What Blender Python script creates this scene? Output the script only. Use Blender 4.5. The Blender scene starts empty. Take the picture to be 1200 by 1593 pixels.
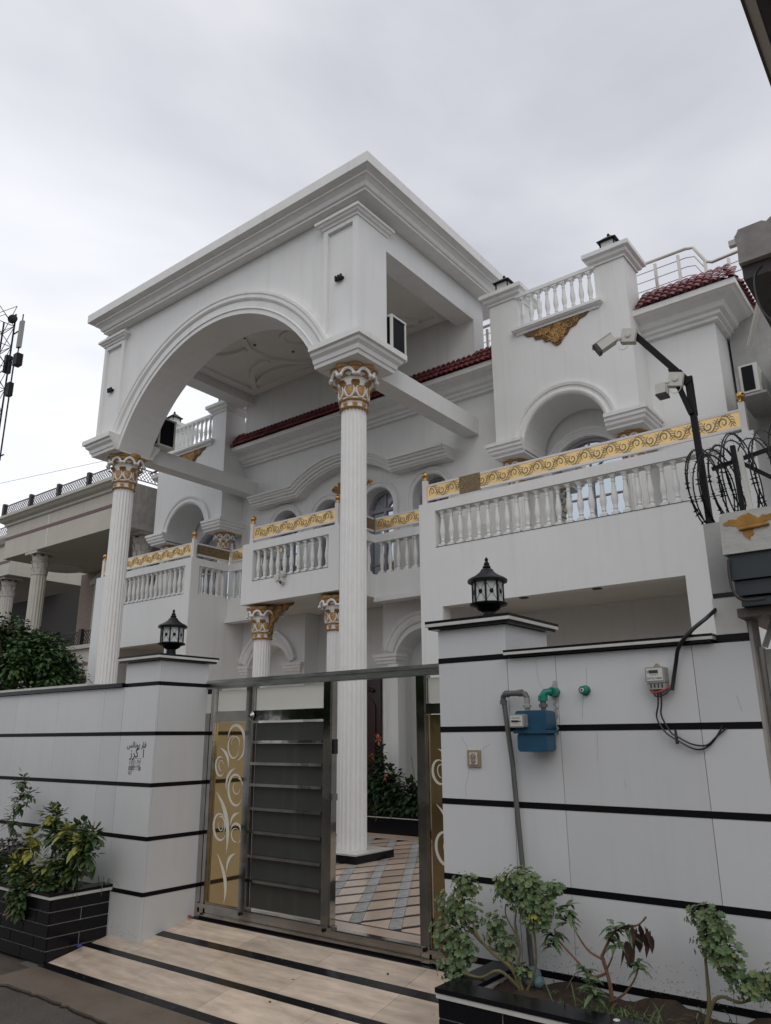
import bpy, bmesh, math, random
from mathutils import Vector, Matrix
rad = math.radians
scene = bpy.context.scene
COL = scene.collection
rng = random.Random(7)

# ------------------------------------------------------------------ camera
cam_d = bpy.data.cameras.new('camera')
cam = bpy.data.objects.new('camera', cam_d)
COL.objects.link(cam)
_y, _p, _r = rad(37.7095), rad(16.4828), rad(-0.4519)
fw = Vector((-math.sin(_y)*math.cos(_p), math.cos(_y)*math.cos(_p), math.sin(_p)))
rt = Vector((math.cos(_y), math.sin(_y), 0)); up = rt.cross(fw)
r2 = rt*math.cos(_r)+up*math.sin(_r); u2 = up*math.cos(_r)-rt*math.sin(_r)
M = Matrix((( r2.x, u2.x, -fw.x, 0), (r2.y, u2.y, -fw.y, 0), (r2.z, u2.z, -fw.z, 1.65), (0, 0, 0, 1)))
cam.matrix_world = M
cam_d.sensor_fit = 'HORIZONTAL'; cam_d.sensor_width = 36; cam_d.lens = 36*1178.77/1200
cam_d.clip_start = 0.05; cam_d.clip_end = 800
scene.camera = cam

# ------------------------------------------------------------------ sky, sun, exposure
world = bpy.data.worlds.new('World'); scene.world = world; world.use_nodes = True
nt = world.node_tree; nt.nodes.clear()
def N(t, **k):
    n = nt.nodes.new(t)
    for a, b in k.items(): setattr(n, a, b)
    return n
out = N('ShaderNodeOutputWorld'); bg = N('ShaderNodeBackground'); bg2 = N('ShaderNodeBackground'); add = N('ShaderNodeAddShader')
sky = N('ShaderNodeTexSky', sky_type='NISHITA', sun_disc=False)
sky.sun_elevation = rad(48); sky.sun_rotation = rad(140); sky.dust_density = 4; sky.air_density = 1.0
tc = N('ShaderNodeTexCoord'); mp = N('ShaderNodeMapping'); mp.inputs['Scale'].default_value = (1.0, 1.0, 2.2)
mp.inputs['Rotation'].default_value = (0.3, 0.5, 0.9)
n1 = N('ShaderNodeTexNoise'); n1.inputs['Scale'].default_value = 1.5; n1.inputs['Detail'].default_value = 5; n1.inputs['Roughness'].default_value = 0.5
n1.inputs['Distortion'].default_value = 0.4
cr = N('ShaderNodeValToRGB')
cr.color_ramp.elements[0].position = 0.34; cr.color_ramp.elements[0].color = (0.555, 0.57, 0.62, 1)
cr.color_ramp.elements[1].position = 0.66; cr.color_ramp.elements[1].color = (0.83, 0.84, 0.875, 1)
nt.links.new(tc.outputs['Generated'], mp.inputs['Vector']); nt.links.new(mp.outputs['Vector'], n1.inputs['Vector'])
nt.links.new(n1.outputs['Fac'], cr.inputs['Fac']); nt.links.new(cr.outputs['Color'], bg.inputs['Color'])
# thin cloud towards the west is lighter: one slow ramp over the whole dome
dp = N('ShaderNodeVectorMath', operation='DOT_PRODUCT'); dp.inputs[1].default_value = (-0.91, 0.38, 0.12)
ml = N('ShaderNodeMapRange', interpolation_type='SMOOTHSTEP'); ml.inputs['From Min'].default_value = 0.72; ml.inputs['From Max'].default_value = 1.0; ml.inputs['To Min'].default_value = 1.0; ml.inputs['To Max'].default_value = 1.32
nt.links.new(tc.outputs['Generated'], dp.inputs[0]); nt.links.new(dp.outputs['Value'], ml.inputs['Value']); nt.links.new(ml.outputs['Result'], bg.inputs['Strength'])
nt.links.new(sky.outputs['Color'], bg2.inputs['Color']); bg2.inputs['Strength'].default_value = 0.012
nt.links.new(bg.outputs[0], add.inputs[0]); nt.links.new(bg2.outputs[0], add.inputs[1]); nt.links.new(add.outputs[0], out.inputs['Surface'])

sun_d = bpy.data.lights.new('sun', 'SUN'); sun_d.energy = 0.5; sun_d.angle = rad(45); sun_d.color = (1.0, 0.96, 0.9)
sun = bpy.data.objects.new('sun', sun_d); COL.objects.link(sun)
# soft light comes from high behind the camera
sdir = Vector((math.sin(rad(140))*math.cos(rad(48)), math.cos(rad(140))*math.cos(rad(48)), math.sin(rad(48))))
sun.rotation_euler = sdir.to_track_quat('Z', 'Y').to_euler()
vs = scene.view_settings
scene.display_settings.display_device = 'sRGB'
vs.view_transform = 'Standard'; vs.look = 'None'; vs.gamma = 1; vs.exposure = 0.0; vs.use_curve_mapping = False

# ------------------------------------------------------------------ materials
def mat(name, color, rough=0.6, metal=0.0, var=0.0, vscale=3.0, stretch=(1, 1, 1), bump=0.0, bscale=40.0, alpha=1.0, spec=0.5, rnd=0.0, island=None, dirt=None, coat=0.0):
    m = bpy.data.materials.new(name); m.use_nodes = True
    t = m.node_tree; b = t.nodes['Principled BSDF']
    L = t.links.new
    def nn(ty, **k):
        n = t.nodes.new(ty)
        for a, v in k.items(): setattr(n, a, v)
        return n
    c = (*color, 1)
    b.inputs['Roughness'].default_value = rough; b.inputs['Metallic'].default_value = metal
    b.inputs['Alpha'].default_value = alpha; b.inputs['Specular IOR Level'].default_value = spec
    b.inputs['Coat Weight'].default_value = coat
    src = None
    if island:
        g = nn('ShaderNodeNewGeometry'); r = nn('ShaderNodeValToRGB')
        els = r.color_ramp.elements
        while len(els) < len(island): els.new(0.5)
        for i, q in enumerate(island):
            els[i].position = i/(len(island)-1); els[i].color = (*q, 1)
        L(g.outputs['Random Per Island'], r.inputs['Fac']); src = r.outputs['Color']
    crd = nn('ShaderNodeTexCoord'); mpn = nn('ShaderNodeMapping'); mpn.inputs['Scale'].default_value = stretch
    L(crd.outputs['Object'], mpn.inputs['Vector'])
    def mixmul(sock, facsock, lo, hi):
        mr = nn('ShaderNodeMapRange'); mr.inputs['From Min'].default_value = 0.25; mr.inputs['From Max'].default_value = 0.75
        mr.inputs['To Min'].default_value = lo; mr.inputs['To Max'].default_value = hi
        L(facsock, mr.inputs['Value'])
        mx = nn('ShaderNodeMix', data_type='RGBA', blend_type='MULTIPLY'); mx.inputs['Factor'].default_value = 1
        if sock is None: mx.inputs['A'].default_value = c
        else: L(sock, mx.inputs['A'])
        cb = nn('ShaderNodeCombineColor'); 
        for k in ('Red', 'Green', 'Blue'): L(mr.outputs['Result'], cb.inputs[k])
        L(cb.outputs['Color'], mx.inputs['B'])
        return mx.outputs['Result']
    if var:
        nz = nn('ShaderNodeTexNoise'); nz.inputs['Scale'].default_value = vscale; nz.inputs['Detail'].default_value = 6; nz.inputs['Roughness'].default_value = 0.6
        L(mpn.outputs['Vector'], nz.inputs['Vector'])
        src = mixmul(src, nz.outputs['Fac'], 1-var, 1+var*0.5)
    if rnd:
        oi = nn('ShaderNodeObjectInfo')
        src = mixmul(src, oi.outputs['Random'], 1-rnd, 1+rnd)
    if dirt:   # rain streaks: (strength, colour)
        m2 = nn('ShaderNodeMapping'); m2.inputs['Scale'].default_value = (5, 5, 0.35); L(crd.outputs['Object'], m2.inputs['Vector'])
        nz = nn('ShaderNodeTexNoise'); nz.inputs['Scale'].default_value = 1.6; nz.inputs['Detail'].default_value = 7; nz.inputs['Roughness'].default_value = 0.65
        L(m2.outputs['Vector'], nz.inputs['Vector'])
        mr = nn('ShaderNodeMapRange'); mr.inputs['From Min'].default_value = 0.52; mr.inputs['From Max'].default_value = 0.78
        mr.inputs['To Max'].default_value = dirt[0]; L(nz.outputs['Fac'], mr.inputs['Value'])
        mx = nn('ShaderNodeMix', data_type='RGBA'); L(mr.outputs['Result'], mx.inputs['Factor'])
        if src is None: mx.inputs['A'].default_value = c
        else: L(src, mx.inputs['A'])
        mx.inputs['B'].default_value = (*dirt[1], 1); src = mx.outputs['Result']
    if src is None: b.inputs['Base Color'].default_value = c
    else: L(src, b.inputs['Base Color'])
    if bump:
        nb = nn('ShaderNodeTexNoise'); nb.inputs['Scale'].default_value = bscale; nb.inputs['Detail'].default_value = 5
        L(mpn.outputs['Vector'], nb.inputs['Vector'])
        bp = nn('ShaderNodeBump'); bp.inputs['Strength'].default_value = bump; bp.inputs['Distance'].default_value = 0.01
        L(nb.outputs['Fac'], bp.inputs['Height']); L(bp.outputs['Normal'], b.inputs['Normal'])
    return m
STREAK = (0.33, 0.33, 0.30)
WHITE = mat('white_paint', (0.77, 0.775, 0.765), 0.55, var=0.05, vscale=1.3, dirt=(0.16, STREAK), bump=0.08, bscale=25)
TRIM = mat('white_trim', (0.77, 0.77, 0.755), 0.5, var=0.06, vscale=4, dirt=(0.22, STREAK))
FLUTE = mat('column_white', (0.80, 0.80, 0.785), 0.5, var=0.05, vscale=6)
SOFFIT = mat('ceiling_paint', (0.72, 0.70, 0.665), 0.7, var=0.06, vscale=2)
TILE_W = mat('white_wall_tile', (0.62, 0.63, 0.635), 0.22, var=0.04, vscale=2.5, rnd=0.03, dirt=(0.14, (0.36, 0.36, 0.34)))
GROUT = mat('dark_joint', (0.09, 0.09, 0.09), 0.9)
GRANITE = mat('black_granite', (0.007, 0.007, 0.009), 0.2, var=0.25, vscale=60, rnd=0.2, spec=0.25)
STRIPM = mat('black_band', (0.006, 0.006, 0.007), 0.45, var=0.2, vscale=30, spec=0.15)
GRANITE_R = mat('dull_black_granite', (0.010, 0.010, 0.011), 0.4, var=0.3, vscale=8, spec=.2)
WSTRIP = mat('white_marble_strip', (0.60, 0.59, 0.55), 0.35, var=0.15, vscale=8)
GOLDP = mat('gold_paint', (0.44, 0.255, 0.09), 0.45, 0.2, var=0.35, vscale=18)
GOLDB = mat('gold_recess_shade', (0.16, 0.085, 0.03), 0.6, 0.1, var=0.4, vscale=25)  # shade of the carved hollows put into the colour, to deepen the relief
GOLDM = mat('brass', (0.62, 0.36, 0.12), 0.22, 0.9, var=0.25, vscale=20)
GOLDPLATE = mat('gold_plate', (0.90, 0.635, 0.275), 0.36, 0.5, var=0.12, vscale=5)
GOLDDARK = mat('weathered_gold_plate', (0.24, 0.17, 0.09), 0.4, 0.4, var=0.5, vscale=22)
SCROLL = mat('etched_scroll', (0.27, 0.215, 0.13), 0.5, 0.2)
PINKW = mat('white_powder_coat', (0.72, 0.69, 0.68), 0.35)
REDTILE = mat('red_clay_tile', (0.21, 0.048, 0.055), 0.42, var=0.3, vscale=9, rnd=0.22)
STEEL = mat('mirror_steel', (0.50, 0.49, 0.46), 0.07, 1.0, var=0.3, vscale=6, bump=0.10, bscale=6)
STEELD = mat('dull_steel', (0.46, 0.45, 0.43), 0.12, 1.0, var=0.25, vscale=7)
RAILST = mat('rail_steel', (0.62, 0.60, 0.55), 0.3, 0.6, var=0.1)
SMOKED = mat('smoked_panel', (0.05, 0.052, 0.045), 0.2, var=0.15, vscale=3, dirt=(0.25, (0.12, 0.12, 0.11)))
FROST = mat('frosted_white_panel', (0.62, 0.62, 0.56), 0.35, var=0.05)
GATEGOLD = mat('gold_mirror_panel', (0.66, 0.49, 0.25), 0.05, 0.95, var=0.12, vscale=4)
ETCH = mat('white_etching', (0.66, 0.64, 0.56), 0.5)
IRON = mat('black_iron', (0.005, 0.005, 0.006), 0.35, 0.0, spec=0.22, var=0.2, vscale=20)
GLASSL = mat('seeded_glass', (0.80, 0.84, 0.82), 0.12, alpha=0.72, var=0.2, vscale=18)
AMBER = mat('amber_bulb', (0.50, 0.27, 0.08), 0.3)
WINGLASS = mat('window_glass', (0.56, 0.63, 0.68), 0.03, 0.95, var=0.06, vscale=1)
FRAME = mat('mauve_window_frame', (0.30, 0.27, 0.31), 0.4)
MAROON = mat('maroon_door', (0.035, 0.012, 0.014), 0.3, var=0.2, vscale=6)
BEIGE = mat('beige_stone', (0.63, 0.515, 0.405), 0.22, var=0.36, vscale=3.2, stretch=(1.0, 4.5, 1), rnd=0.10)
BEIGEF = mat('beige_floor_tile', (0.58, 0.455, 0.355), 0.22, var=0.12, vscale=5, rnd=0.12)
FLOORW = mat('pale_floor_square', (0.41, 0.41, 0.40), 0.5, var=0.5, vscale=16, rnd=0.1)
ROADM = mat('wet_concrete_road', (0.085, 0.07, 0.056), 0.5, var=0.45, vscale=2.2, bump=0.5, bscale=60)
APRON = mat('concrete_apron', (0.14, 0.11, 0.08), 0.55, var=0.35, vscale=3.5, bump=0.3, bscale=80)
CRACK = mat('crack_shadow', (0.012, 0.01, 0.009), 0.9)
SOIL = mat('soil', (0.05, 0.033, 0.022), 0.9, var=0.4, vscale=30, bump=1.0, bscale=50)
CONC = mat('raw_concrete', (0.37, 0.35, 0.325), 0.85, var=0.3, vscale=6, dirt=(0.5, (0.10, 0.10, 0.095)), bump=0.3, bscale=30)
CONC2 = mat('grey_render', (0.38, 0.38, 0.37), 0.85, var=0.18, vscale=4, dirt=(0.4, (0.2, 0.2, 0.19)), bump=0.2)
CREAM = mat('cream_paint', (0.52, 0.49, 0.43), 0.7, var=0.08, vscale=2, dirt=(0.25, (0.3, 0.28, 0.24)))
CREAMT = mat('cream_trim', (0.50, 0.48, 0.43), 0.7, var=0.1, vscale=4, dirt=(0.35, (0.25, 0.24, 0.2)))
PURPLE = mat('plum_stripe', (0.16, 0.09, 0.10), 0.6)
DKBROWN = mat('dark_brown_metal', (0.035, 0.028, 0.028), 0.5)
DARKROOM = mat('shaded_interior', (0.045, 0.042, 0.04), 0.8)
BLUEGAS = mat('blue_meter_paint', (0.012, 0.075, 0.14), 0.4, var=0.25, vscale=12)
GREENF = mat('green_pipe_fitting', (0.0, 0.17, 0.125), 0.35)
PIPE = mat('galvanised_pipe', (0.13, 0.13, 0.125), 0.5, 0.3, var=0.2, vscale=16)
GREYP = mat('grey_plastic', (0.30, 0.30, 0.28), 0.4, var=0.1)
WPLAST = mat('white_plastic', (0.62, 0.62, 0.58), 0.4, var=0.06)
CAMW = mat('aged_white_plastic', (0.60, 0.59, 0.53), 0.4, var=0.1)
BLACKP = mat('black_plastic', (0.01, 0.01, 0.011), 0.35)
REDW = mat('red_wire', (0.35, 0.05, 0.05), 0.4)
BRASSB = mat('bell_brass', (0.36, 0.29, 0.20), 0.4, 0.3)
INK = mat('black_print', (0.02, 0.02, 0.02), 0.7)
INKG = mat('faded_print', (0.20, 0.20, 0.19), 0.7)
MESHD = mat('dark_grille', (0.010, 0.011, 0.014), 0.5, spec=0.1)
SLATE = mat('dark_slate_paint', (0.03, 0.042, 0.048), 0.5, var=0.2, vscale=4)
PEEL = mat('peeling_white_paint', (0.48, 0.48, 0.45), 0.7, var=0.12, vscale=9, bump=0.8, bscale=14, dirt=(0.4, (0.3, 0.28, 0.25)))
OCHRE = mat('ochre_undercoat', (0.36, 0.19, 0.035), 0.7, var=0.35, vscale=14, bump=0.6, bscale=30)
BARK = mat('plant_stem', (0.15, 0.13, 0.06), 0.8, var=0.35, vscale=25)
BARKD = mat('dark_bark', (0.06, 0.045, 0.03), 0.85, var=0.3, vscale=12)
REDSTEM = mat('reddish_stem', (0.17, 0.085, 0.045), 0.7, var=0.3, vscale=20)
LEAF_G = mat('geranium_leaf', (0, 0, 0), 0.55, island=[(0.06, 0.10, 0.045), (0.10, 0.165, 0.06), (0.14, 0.20, 0.085), (0.085, 0.13, 0.065), (0.19, 0.23, 0.08), (0.05, 0.08, 0.04)])
LEAF_B = mat('broad_green_leaf', (0, 0, 0), 0.5, island=[(0.022, 0.05, 0.014), (0.05, 0.095, 0.02), (0.035, 0.07, 0.02), (0.10, 0.13, 0.025)])
LEAF_Y = mat('yellowing_leaf', (0, 0, 0), 0.55, island=[(0.22, 0.23, 0.03), (0.30, 0.29, 0.04), (0.14, 0.19, 0.03)])
LEAF_P = mat('dark_purple_leaf', (0, 0, 0), 0.55, island=[(0.035, 0.03, 0.03), (0.06, 0.05, 0.045), (0.05, 0.06, 0.035)])
LEAF_H = mat('herb_leaf', (0, 0, 0), 0.6, island=[(0.03, 0.06, 0.018), (0.06, 0.10, 0.03), (0.085, 0.11, 0.03)])
LEAF_L = mat('long_leaf', (0, 0, 0), 0.5, island=[(0.045, 0.085, 0.035), (0.08, 0.13, 0.05), (0.12, 0.16, 0.09)])
LEAF_D = mat('dried_leaf', (0, 0, 0), 0.8, island=[(0.035, 0.016, 0.012), (0.06, 0.03, 0.02)])
LEAF_T = mat('tree_leaf', (0, 0, 0), 0.55, island=[(0.022, 0.055, 0.018), (0.04, 0.085, 0.025), (0.055, 0.11, 0.03), (0.08, 0.135, 0.038)])
LEAF_R = mat('rose_leaf', (0, 0, 0), 0.5, island=[(0.015, 0.035, 0.016), (0.03, 0.06, 0.025), (0.045, 0.085, 0.03)])
GRASS = mat('grass_blade', (0, 0, 0), 0.6, island=[(0.05, 0.09, 0.03), (0.09, 0.13, 0.04), (0.12, 0.14, 0.07)])
ORANGE = mat('orange_petal', (0.55, 0.20, 0.10), 0.6)
TEAL = mat('teal_foam', (0.11, 0.17, 0.19), 0.7, var=0.3, vscale=14)
BRICKM = bpy.data.materials.new('pale_brickwork'); BRICKM.use_nodes = True
_t = BRICKM.node_tree; _b = _t.nodes['Principled BSDF']; _b.inputs['Roughness'].default_value = 0.85
_bt = _t.nodes.new('ShaderNodeTexBrick'); _bt.inputs['Color1'].default_value = (0.36, 0.27, 0.22, 1); _bt.inputs['Color2'].default_value = (0.30, 0.24, 0.20, 1)
_bt.inputs['Mortar'].default_value = (0.16, 0.13, 0.115, 1); _bt.inputs['Scale'].default_value = 5.0; _bt.inputs['Mortar Size'].default_value = 0.03
_tc = _t.nodes.new('ShaderNodeTexCoord'); _mp = _t.nodes.new('ShaderNodeMapping'); _mp.inputs['Rotation'].default_value = (rad(90), 0, 0)
_t.links.new(_tc.outputs['Object'], _mp.inputs['Vector']); _t.links.new(_mp.outputs['Vector'], _bt.inputs['Vector']); _t.links.new(_bt.outputs['Color'], _b.inputs['Base Color'])

# ------------------------------------------------------------------ mesh helpers
WL = {}
X3, Y3, Z3 = Vector((1, 0, 0)), Vector((0, 1, 0)), Vector((0, 0, 1))
class MB:
    def __init__(s): s.v = []; s.f = []
    def add(s, vs_, fs):
        o = len(s.v); s.v += [Vector(p) for p in vs_]; s.f += [tuple(i+o for i in f) for f in fs]; return s
    def box(s, x0, x1, y0, y1, z0, z1):
        return s.add([(x, y, z) for z in (z0, z1) for y in (y0, y1) for x in (x0, x1)],
                     [(0, 2, 3, 1), (4, 5, 7, 6), (0, 1, 5, 4), (2, 6, 7, 3), (0, 4, 6, 2), (1, 3, 7, 5)])
    def obox(s, c, ax, ay, az):     # oriented box: centre and three half vectors
        c = Vector(c)
        return s.add([c+ax*i+ay*j+az*k for k in (-1, 1) for j in (-1, 1) for i in (-1, 1)],
                     [(0, 2, 3, 1), (4, 5, 7, 6), (0, 1, 5, 4), (2, 6, 7, 3), (0, 4, 6, 2), (1, 3, 7, 5)])
    def poly(s, pts): return s.add(pts, [tuple(range(len(pts)))])
    def extr(s, pts, d):            # polygon extruded along d
        n = len(pts); d = Vector(d); a = [Vector(p) for p in pts]
        return s.add(a+[p+d for p in a], [tuple(range(n)), tuple(range(2*n-1, n-1, -1))]+[(i, (i+1) % n, n+(i+1) % n, n+i) for i in range(n)])
    def sweep(s, path, Nv, prof, closed=False):
        P = [Vector(p) for p in path]; n = len(P); m = len(prof); Nv = Vector(Nv); rings = []
        for i in range(n):
            a = P[i]-P[i-1] if (i or closed) else None
            b = P[(i+1) % n]-P[i] if (i < n-1 or closed) else None
            o1 = (a.normalized().cross(Nv)) if a is not None else None
            o2 = (b.normalized().cross(Nv)) if b is not None else None
            if o1 is None: o = o2
            elif o2 is None: o = o1
            else: o = (o1+o2)/(1+o1.dot(o2))
            rings += [P[i]+o*x+Nv*y for x, y in prof]
        f = []
        for i in range(n if closed else n-1):
            j = (i+1) % n
            f += [(i*m+k, i*m+(k+1) % m, j*m+(k+1) % m, j*m+k) for k in range(m)]
        if not closed: f += [tuple(range(m)), tuple(range(n*m-1, (n-1)*m-1, -1))]
        return s.add(rings, f)
    def lathe(s, prof, c=(0, 0, 0), seg=16, ax=Z3, flat=0):
        c = Vector(c); ax = Vector(ax).normalized(); e1 = ax.orthogonal().normalized() if abs(ax.z) < .99 else X3; e2 = ax.cross(e1)
        vs_ = []; m = len(prof)
        for r, z in prof:
            vs_ += [c+ax*z+(e1*math.cos(2*math.pi*(k+.5*flat)/seg)+e2*math.sin(2*math.pi*(k+.5*flat)/seg))*r for k in range(seg)]
        f = [(i*seg+k, i*seg+(k+1) % seg, (i+1)*seg+(k+1) % seg, (i+1)*seg+k) for i in range(m-1) for k in range(seg)]
        f += [tuple(range(seg-1, -1, -1)), tuple(range((m-1)*seg, m*seg))]
        return s.add(vs_, f)
    def tube(s, pts, r, seg=6, closed=False):
        P = [Vector(p) for p in pts]; n = len(P); rs = r if isinstance(r, (list, tuple)) else [r]*n
        vs_ = []; e = None
        for i in range(n):
            a = P[i-1] if (i or closed) else P[i]; b = P[(i+1) % n] if (i < n-1 or closed) else P[i]
            t = (b-a).normalized()
            if e is None: e = t.orthogonal().normalized()
            e = e-t*e.dot(t); e = e.normalized() if e.length > 1e-6 else t.orthogonal().normalized()
            g = t.cross(e)
            vs_ += [P[i]+(e*math.cos(2*math.pi*k/seg)+g*math.sin(2*math.pi*k/seg))*rs[i] for k in range(seg)]
        f = []
        for i in range(n if closed else n-1):
            j = (i+1) % n
            f += [(i*seg+k, i*seg+(k+1) % seg, j*seg+(k+1) % seg, j*seg+k) for k in range(seg)]
        if not closed: f += [tuple(range(seg-1, -1, -1)), tuple(range((n-1)*seg, n*seg))]
        return s.add(vs_, f)
    def ball(s, c, r, seg=12, rings=8, sz=1.0):
        return s.lathe([(max(r*math.sin(math.pi*i/rings), 1e-4), -r*sz*math.cos(math.pi*i/rings)) for i in range(rings+1)], c, seg)
    def ribbon(s, pts, ws, Nv, th):  # flat ribbon of changing width, th thick along Nv
        P = [Vector(p) for p in pts]; n = len(P); Nv = Vector(Nv).normalized(); vs_ = []
        for i in range(n):
            t = (P[min(i+1, n-1)]-P[max(i-1, 0)]).normalized(); o = t.cross(Nv)
            w = ws[i]/2
            vs_ += [P[i]+o*w, P[i]-o*w, P[i]-o*w+Nv*th, P[i]+o*w+Nv*th]
        f = [(i*4+k, i*4+(k+1) % 4, i*4+4+(k+1) % 4, i*4+4+k) for i in range(n-1) for k in range(4)]
        f += [(0, 1, 2, 3), (4*n-1, 4*n-2, 4*n-3, 4*n-4)]
        return s.add(vs_, f)
    def mesh(s, name, m, off=Vector((0, 0, 0)), smooth=False, fix=True):
        me = bpy.data.meshes.new(name); me.from_pydata([p-off for p in s.v], [], s.f)
        if fix:
            b = bmesh.new(); b.from_mesh(me); bmesh.ops.recalc_face_normals(b, faces=b.faces); b.to_mesh(me); b.free()
        me.materials.append(m)
        if smooth:
            me.polygons.foreach_set('use_smooth', [True]*len(me.polygons))
            if smooth != 'all':
                try: me.set_sharp_from_angle(angle=rad(40))
                except Exception: pass
        return me
    def build(s, name, m, parent=None, smooth=False, fix=True, label=None, kind=None):
        off = WL[parent.name] if parent else Vector((0, 0, 0))
        o = bpy.data.objects.new(name, s.mesh(name, m, off, smooth, fix)); COL.objects.link(o)
        if parent: o.parent = parent
        WL[o.name] = off.copy()
        if label: o['label'] = label
        if kind: o['kind'] = kind
        return o
def thing(name, label, cat, loc=(0, 0, 0), group=None):
    o = bpy.data.objects.new(name, None); COL.objects.link(o); o.location = loc; o.empty_display_size = 0.1
    o['label'] = label; o['category'] = cat
    if group: o['group'] = group
    WL[o.name] = Vector(loc); return o
def solo(name, mb, m, label, cat, group=None, smooth=False, loc=None):
    off = Vector(loc) if loc else Vector((0, 0, 0))
    o = bpy.data.objects.new(name, mb.mesh(name, m, off, smooth)); COL.objects.link(o); o.location = off
    o['label'] = label; o['category'] = cat
    if group: o['group'] = group
    WL[o.name] = off; return o
def struct(name, mb, m, label=None, smooth=False):
    o = mb.build(name, m, None, smooth); o['kind'] = 'structure'
    if label: o['label'] = label
    return o
def inst(name, me, parent, loc, rz=0.0, scale=None):
    o = bpy.data.objects.new(name, me); COL.objects.link(o); o.parent = parent
    o.location = Vector(loc)-WL[parent.name]; o.rotation_euler = (0, 0, rz)
    if scale: o.scale = scale
    WL[o.name] = Vector(loc); return o
def dup(root, loc, rz=0.0, label=None, scale=None):
    def cp(o, par):
        c = o.copy(); COL.objects.link(c)
        if par: c.parent = par
        for ch in o.children: cp(ch, c)
        return c
    c = cp(root, None); c.location = loc; c.rotation_euler = (0, 0, rz)
    if label: c['label'] = label
    if scale: c.scale = (scale,)*3
    WL[c.name] = Vector(loc); return c

def arcxz(cx, cz, r, a0, a1, n, y): return [(cx+r*math.cos(a0+(a1-a0)*i/n), y, cz+r*math.sin(a0+(a1-a0)*i/n)) for i in range(n+1)]
def arch_wall(mb, x0, x1, z0, z1, y, ops, depth, back=False, seg=20):
    """front skin at y with arched openings ops=(cx, half, zbottom, zspring, rise); reveals run to y+depth"""
    ys = [y]+([y+depth] if back else [])
    cur = x0
    for cx, h, zb, zs, rise in ops:
        R_ = (h*h+rise*rise)/(2*rise); cz = zs+rise-R_; a = math.asin(min(1, h/R_)) if rise <= h+1e-6 else math.pi/2
        arc = [(cx+R_*math.sin(-a+2*a*i/seg), cz+R_*math.cos(-a+2*a*i/seg)) for i in range(seg+1)]
        arc[0] = (cx-h, zs); arc[-1] = (cx+h, zs)
        for yy in ys:
            mb.poly([(cur, yy, z0), (cx-h, yy, z0), (cx-h, yy, z1), (cur, yy, z1)])
            if zb > z0: mb.poly([(cx-h, yy, z0), (cx+h, yy, z0), (cx+h, yy, zb), (cx-h, yy, zb)])
            for (xa, za), (xb, zb2) in zip(arc, arc[1:]): mb.poly([(xa, yy, za), (xb, yy, zb2), (xb, yy, z1), (xa, yy, z1)])
        ring = [(cx-h, zb)]+arc+[(cx+h, zb)]
        for (xa, za), (xb, zb2) in zip(ring, ring[1:]): mb.poly([(xa, y, za), (xb, y, zb2), (xb, y+depth, zb2), (xa, y+depth, za)])
        if zb > z0: mb.poly([(cx-h, y, zb), (cx+h, y, zb), (cx+h, y+depth, zb), (cx-h, y+depth, zb)])
        cur = cx+h
    for yy in ys: mb.poly([(cur, yy, z0), (x1, yy, z0), (x1, yy, z1), (cur, yy, z1)])
    return mb
def clean(mb_list): pass
ARCHI = [(0, 0), (0, .03), (.02, .05), (.035, .05), (.05, .035), (.075, .035), (.085, .06), (.11, .07), (.12, .07), (.12, 0)]
def sc(prof, a, b=None): b = a if b is None else b; return [(x*a, y*b) for x, y in prof]

# ================================================================== SETTING
# road, apron and ramp ------------------------------------------------
g = MB(); g.add([(-300, -300, -.03), (300, -300, -.03), (300, 600, -.03), (-300, 600, -.03)], [(0, 1, 2, 3)])
struct('ground', g, ROADM, 'dark concrete lane in front of the gate')
# concrete apron below the ramp, with a broken front edge
a = MB(); rr = random.Random(3)
edge = []
x = -6.1
while x < -0.6:
    edge.append((x, 3.12+0.045*math.sin(x*2.1)+rr.uniform(-.015, .015)+0.12*max(0, -5.2-x)*0.2, -.012)); x += rr.uniform(.03, .07)
top = [(-0.6, 3.50, -.006), (-6.1, 3.50, -.006)]
a.extr(edge+top, (0, 0, -.012))
struct('apron', a, APRON, 'brown concrete strip below the tiled ramp')
c = MB(); cpts = [(p[0], p[1]-.008, -.0255) for p in edge]
c.ribbon(cpts, [rr.uniform(.005, .016) for _ in cpts], (0, 0, 1), .0015)
struct('road_crack', c, CRACK, 'dark crack along the apron edge')
SL = .19
def rz_(y): return .1+SL*(y-4.09)
ramp = MB()
ramp.add([(-6.35, 3.5, -.03), (-2.3, 3.5, -.03), (-2.3, 4.8, rz_(4.8)-.02), (-6.35, 4.8, rz_(4.8)-.02)], [(0, 1, 2, 3)])
RAMP = struct('ramp', ramp, GROUT, 'stone ramp rising to the gate')
def ramp_slab(x0, x1, y0, y1, name, m, lift=0.0):
    b = MB(); z = lambda y: rz_(y)+lift
    b.add([(x0, y0, z(y0)-.025), (x1, y0, z(y0)-.025), (x1, y1, z(y1)-.025), (x0, y1, z(y1)-.025), (x0, y0, z(y0)), (x1, y0, z(y0)), (x1, y1, z(y1)), (x0, y1, z(y1))],
          [(0, 3, 2, 1), (4, 5, 6, 7), (0, 1, 5, 4), (1, 2, 6, 5), (2, 3, 7, 6), (3, 0, 4, 7)])
    return b.build(name, m, RAMP)
for y0, y1, xl in ((3.50, 3.575, -6.10), (3.875, 3.935, -6.075), (4.24, 4.315, -5.655), (4.578, 4.64, -5.655)):
    xs = [xl]
    while xs[-1] < -2.75: xs.append(min(xs[-1]+rr.uniform(.75, .95), -2.74))
    for xa, xb in zip(xs, xs[1:]): ramp_slab(xa, xb-.002, y0, y1, 'black_stone_strip', GRANITE, .002)
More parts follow.
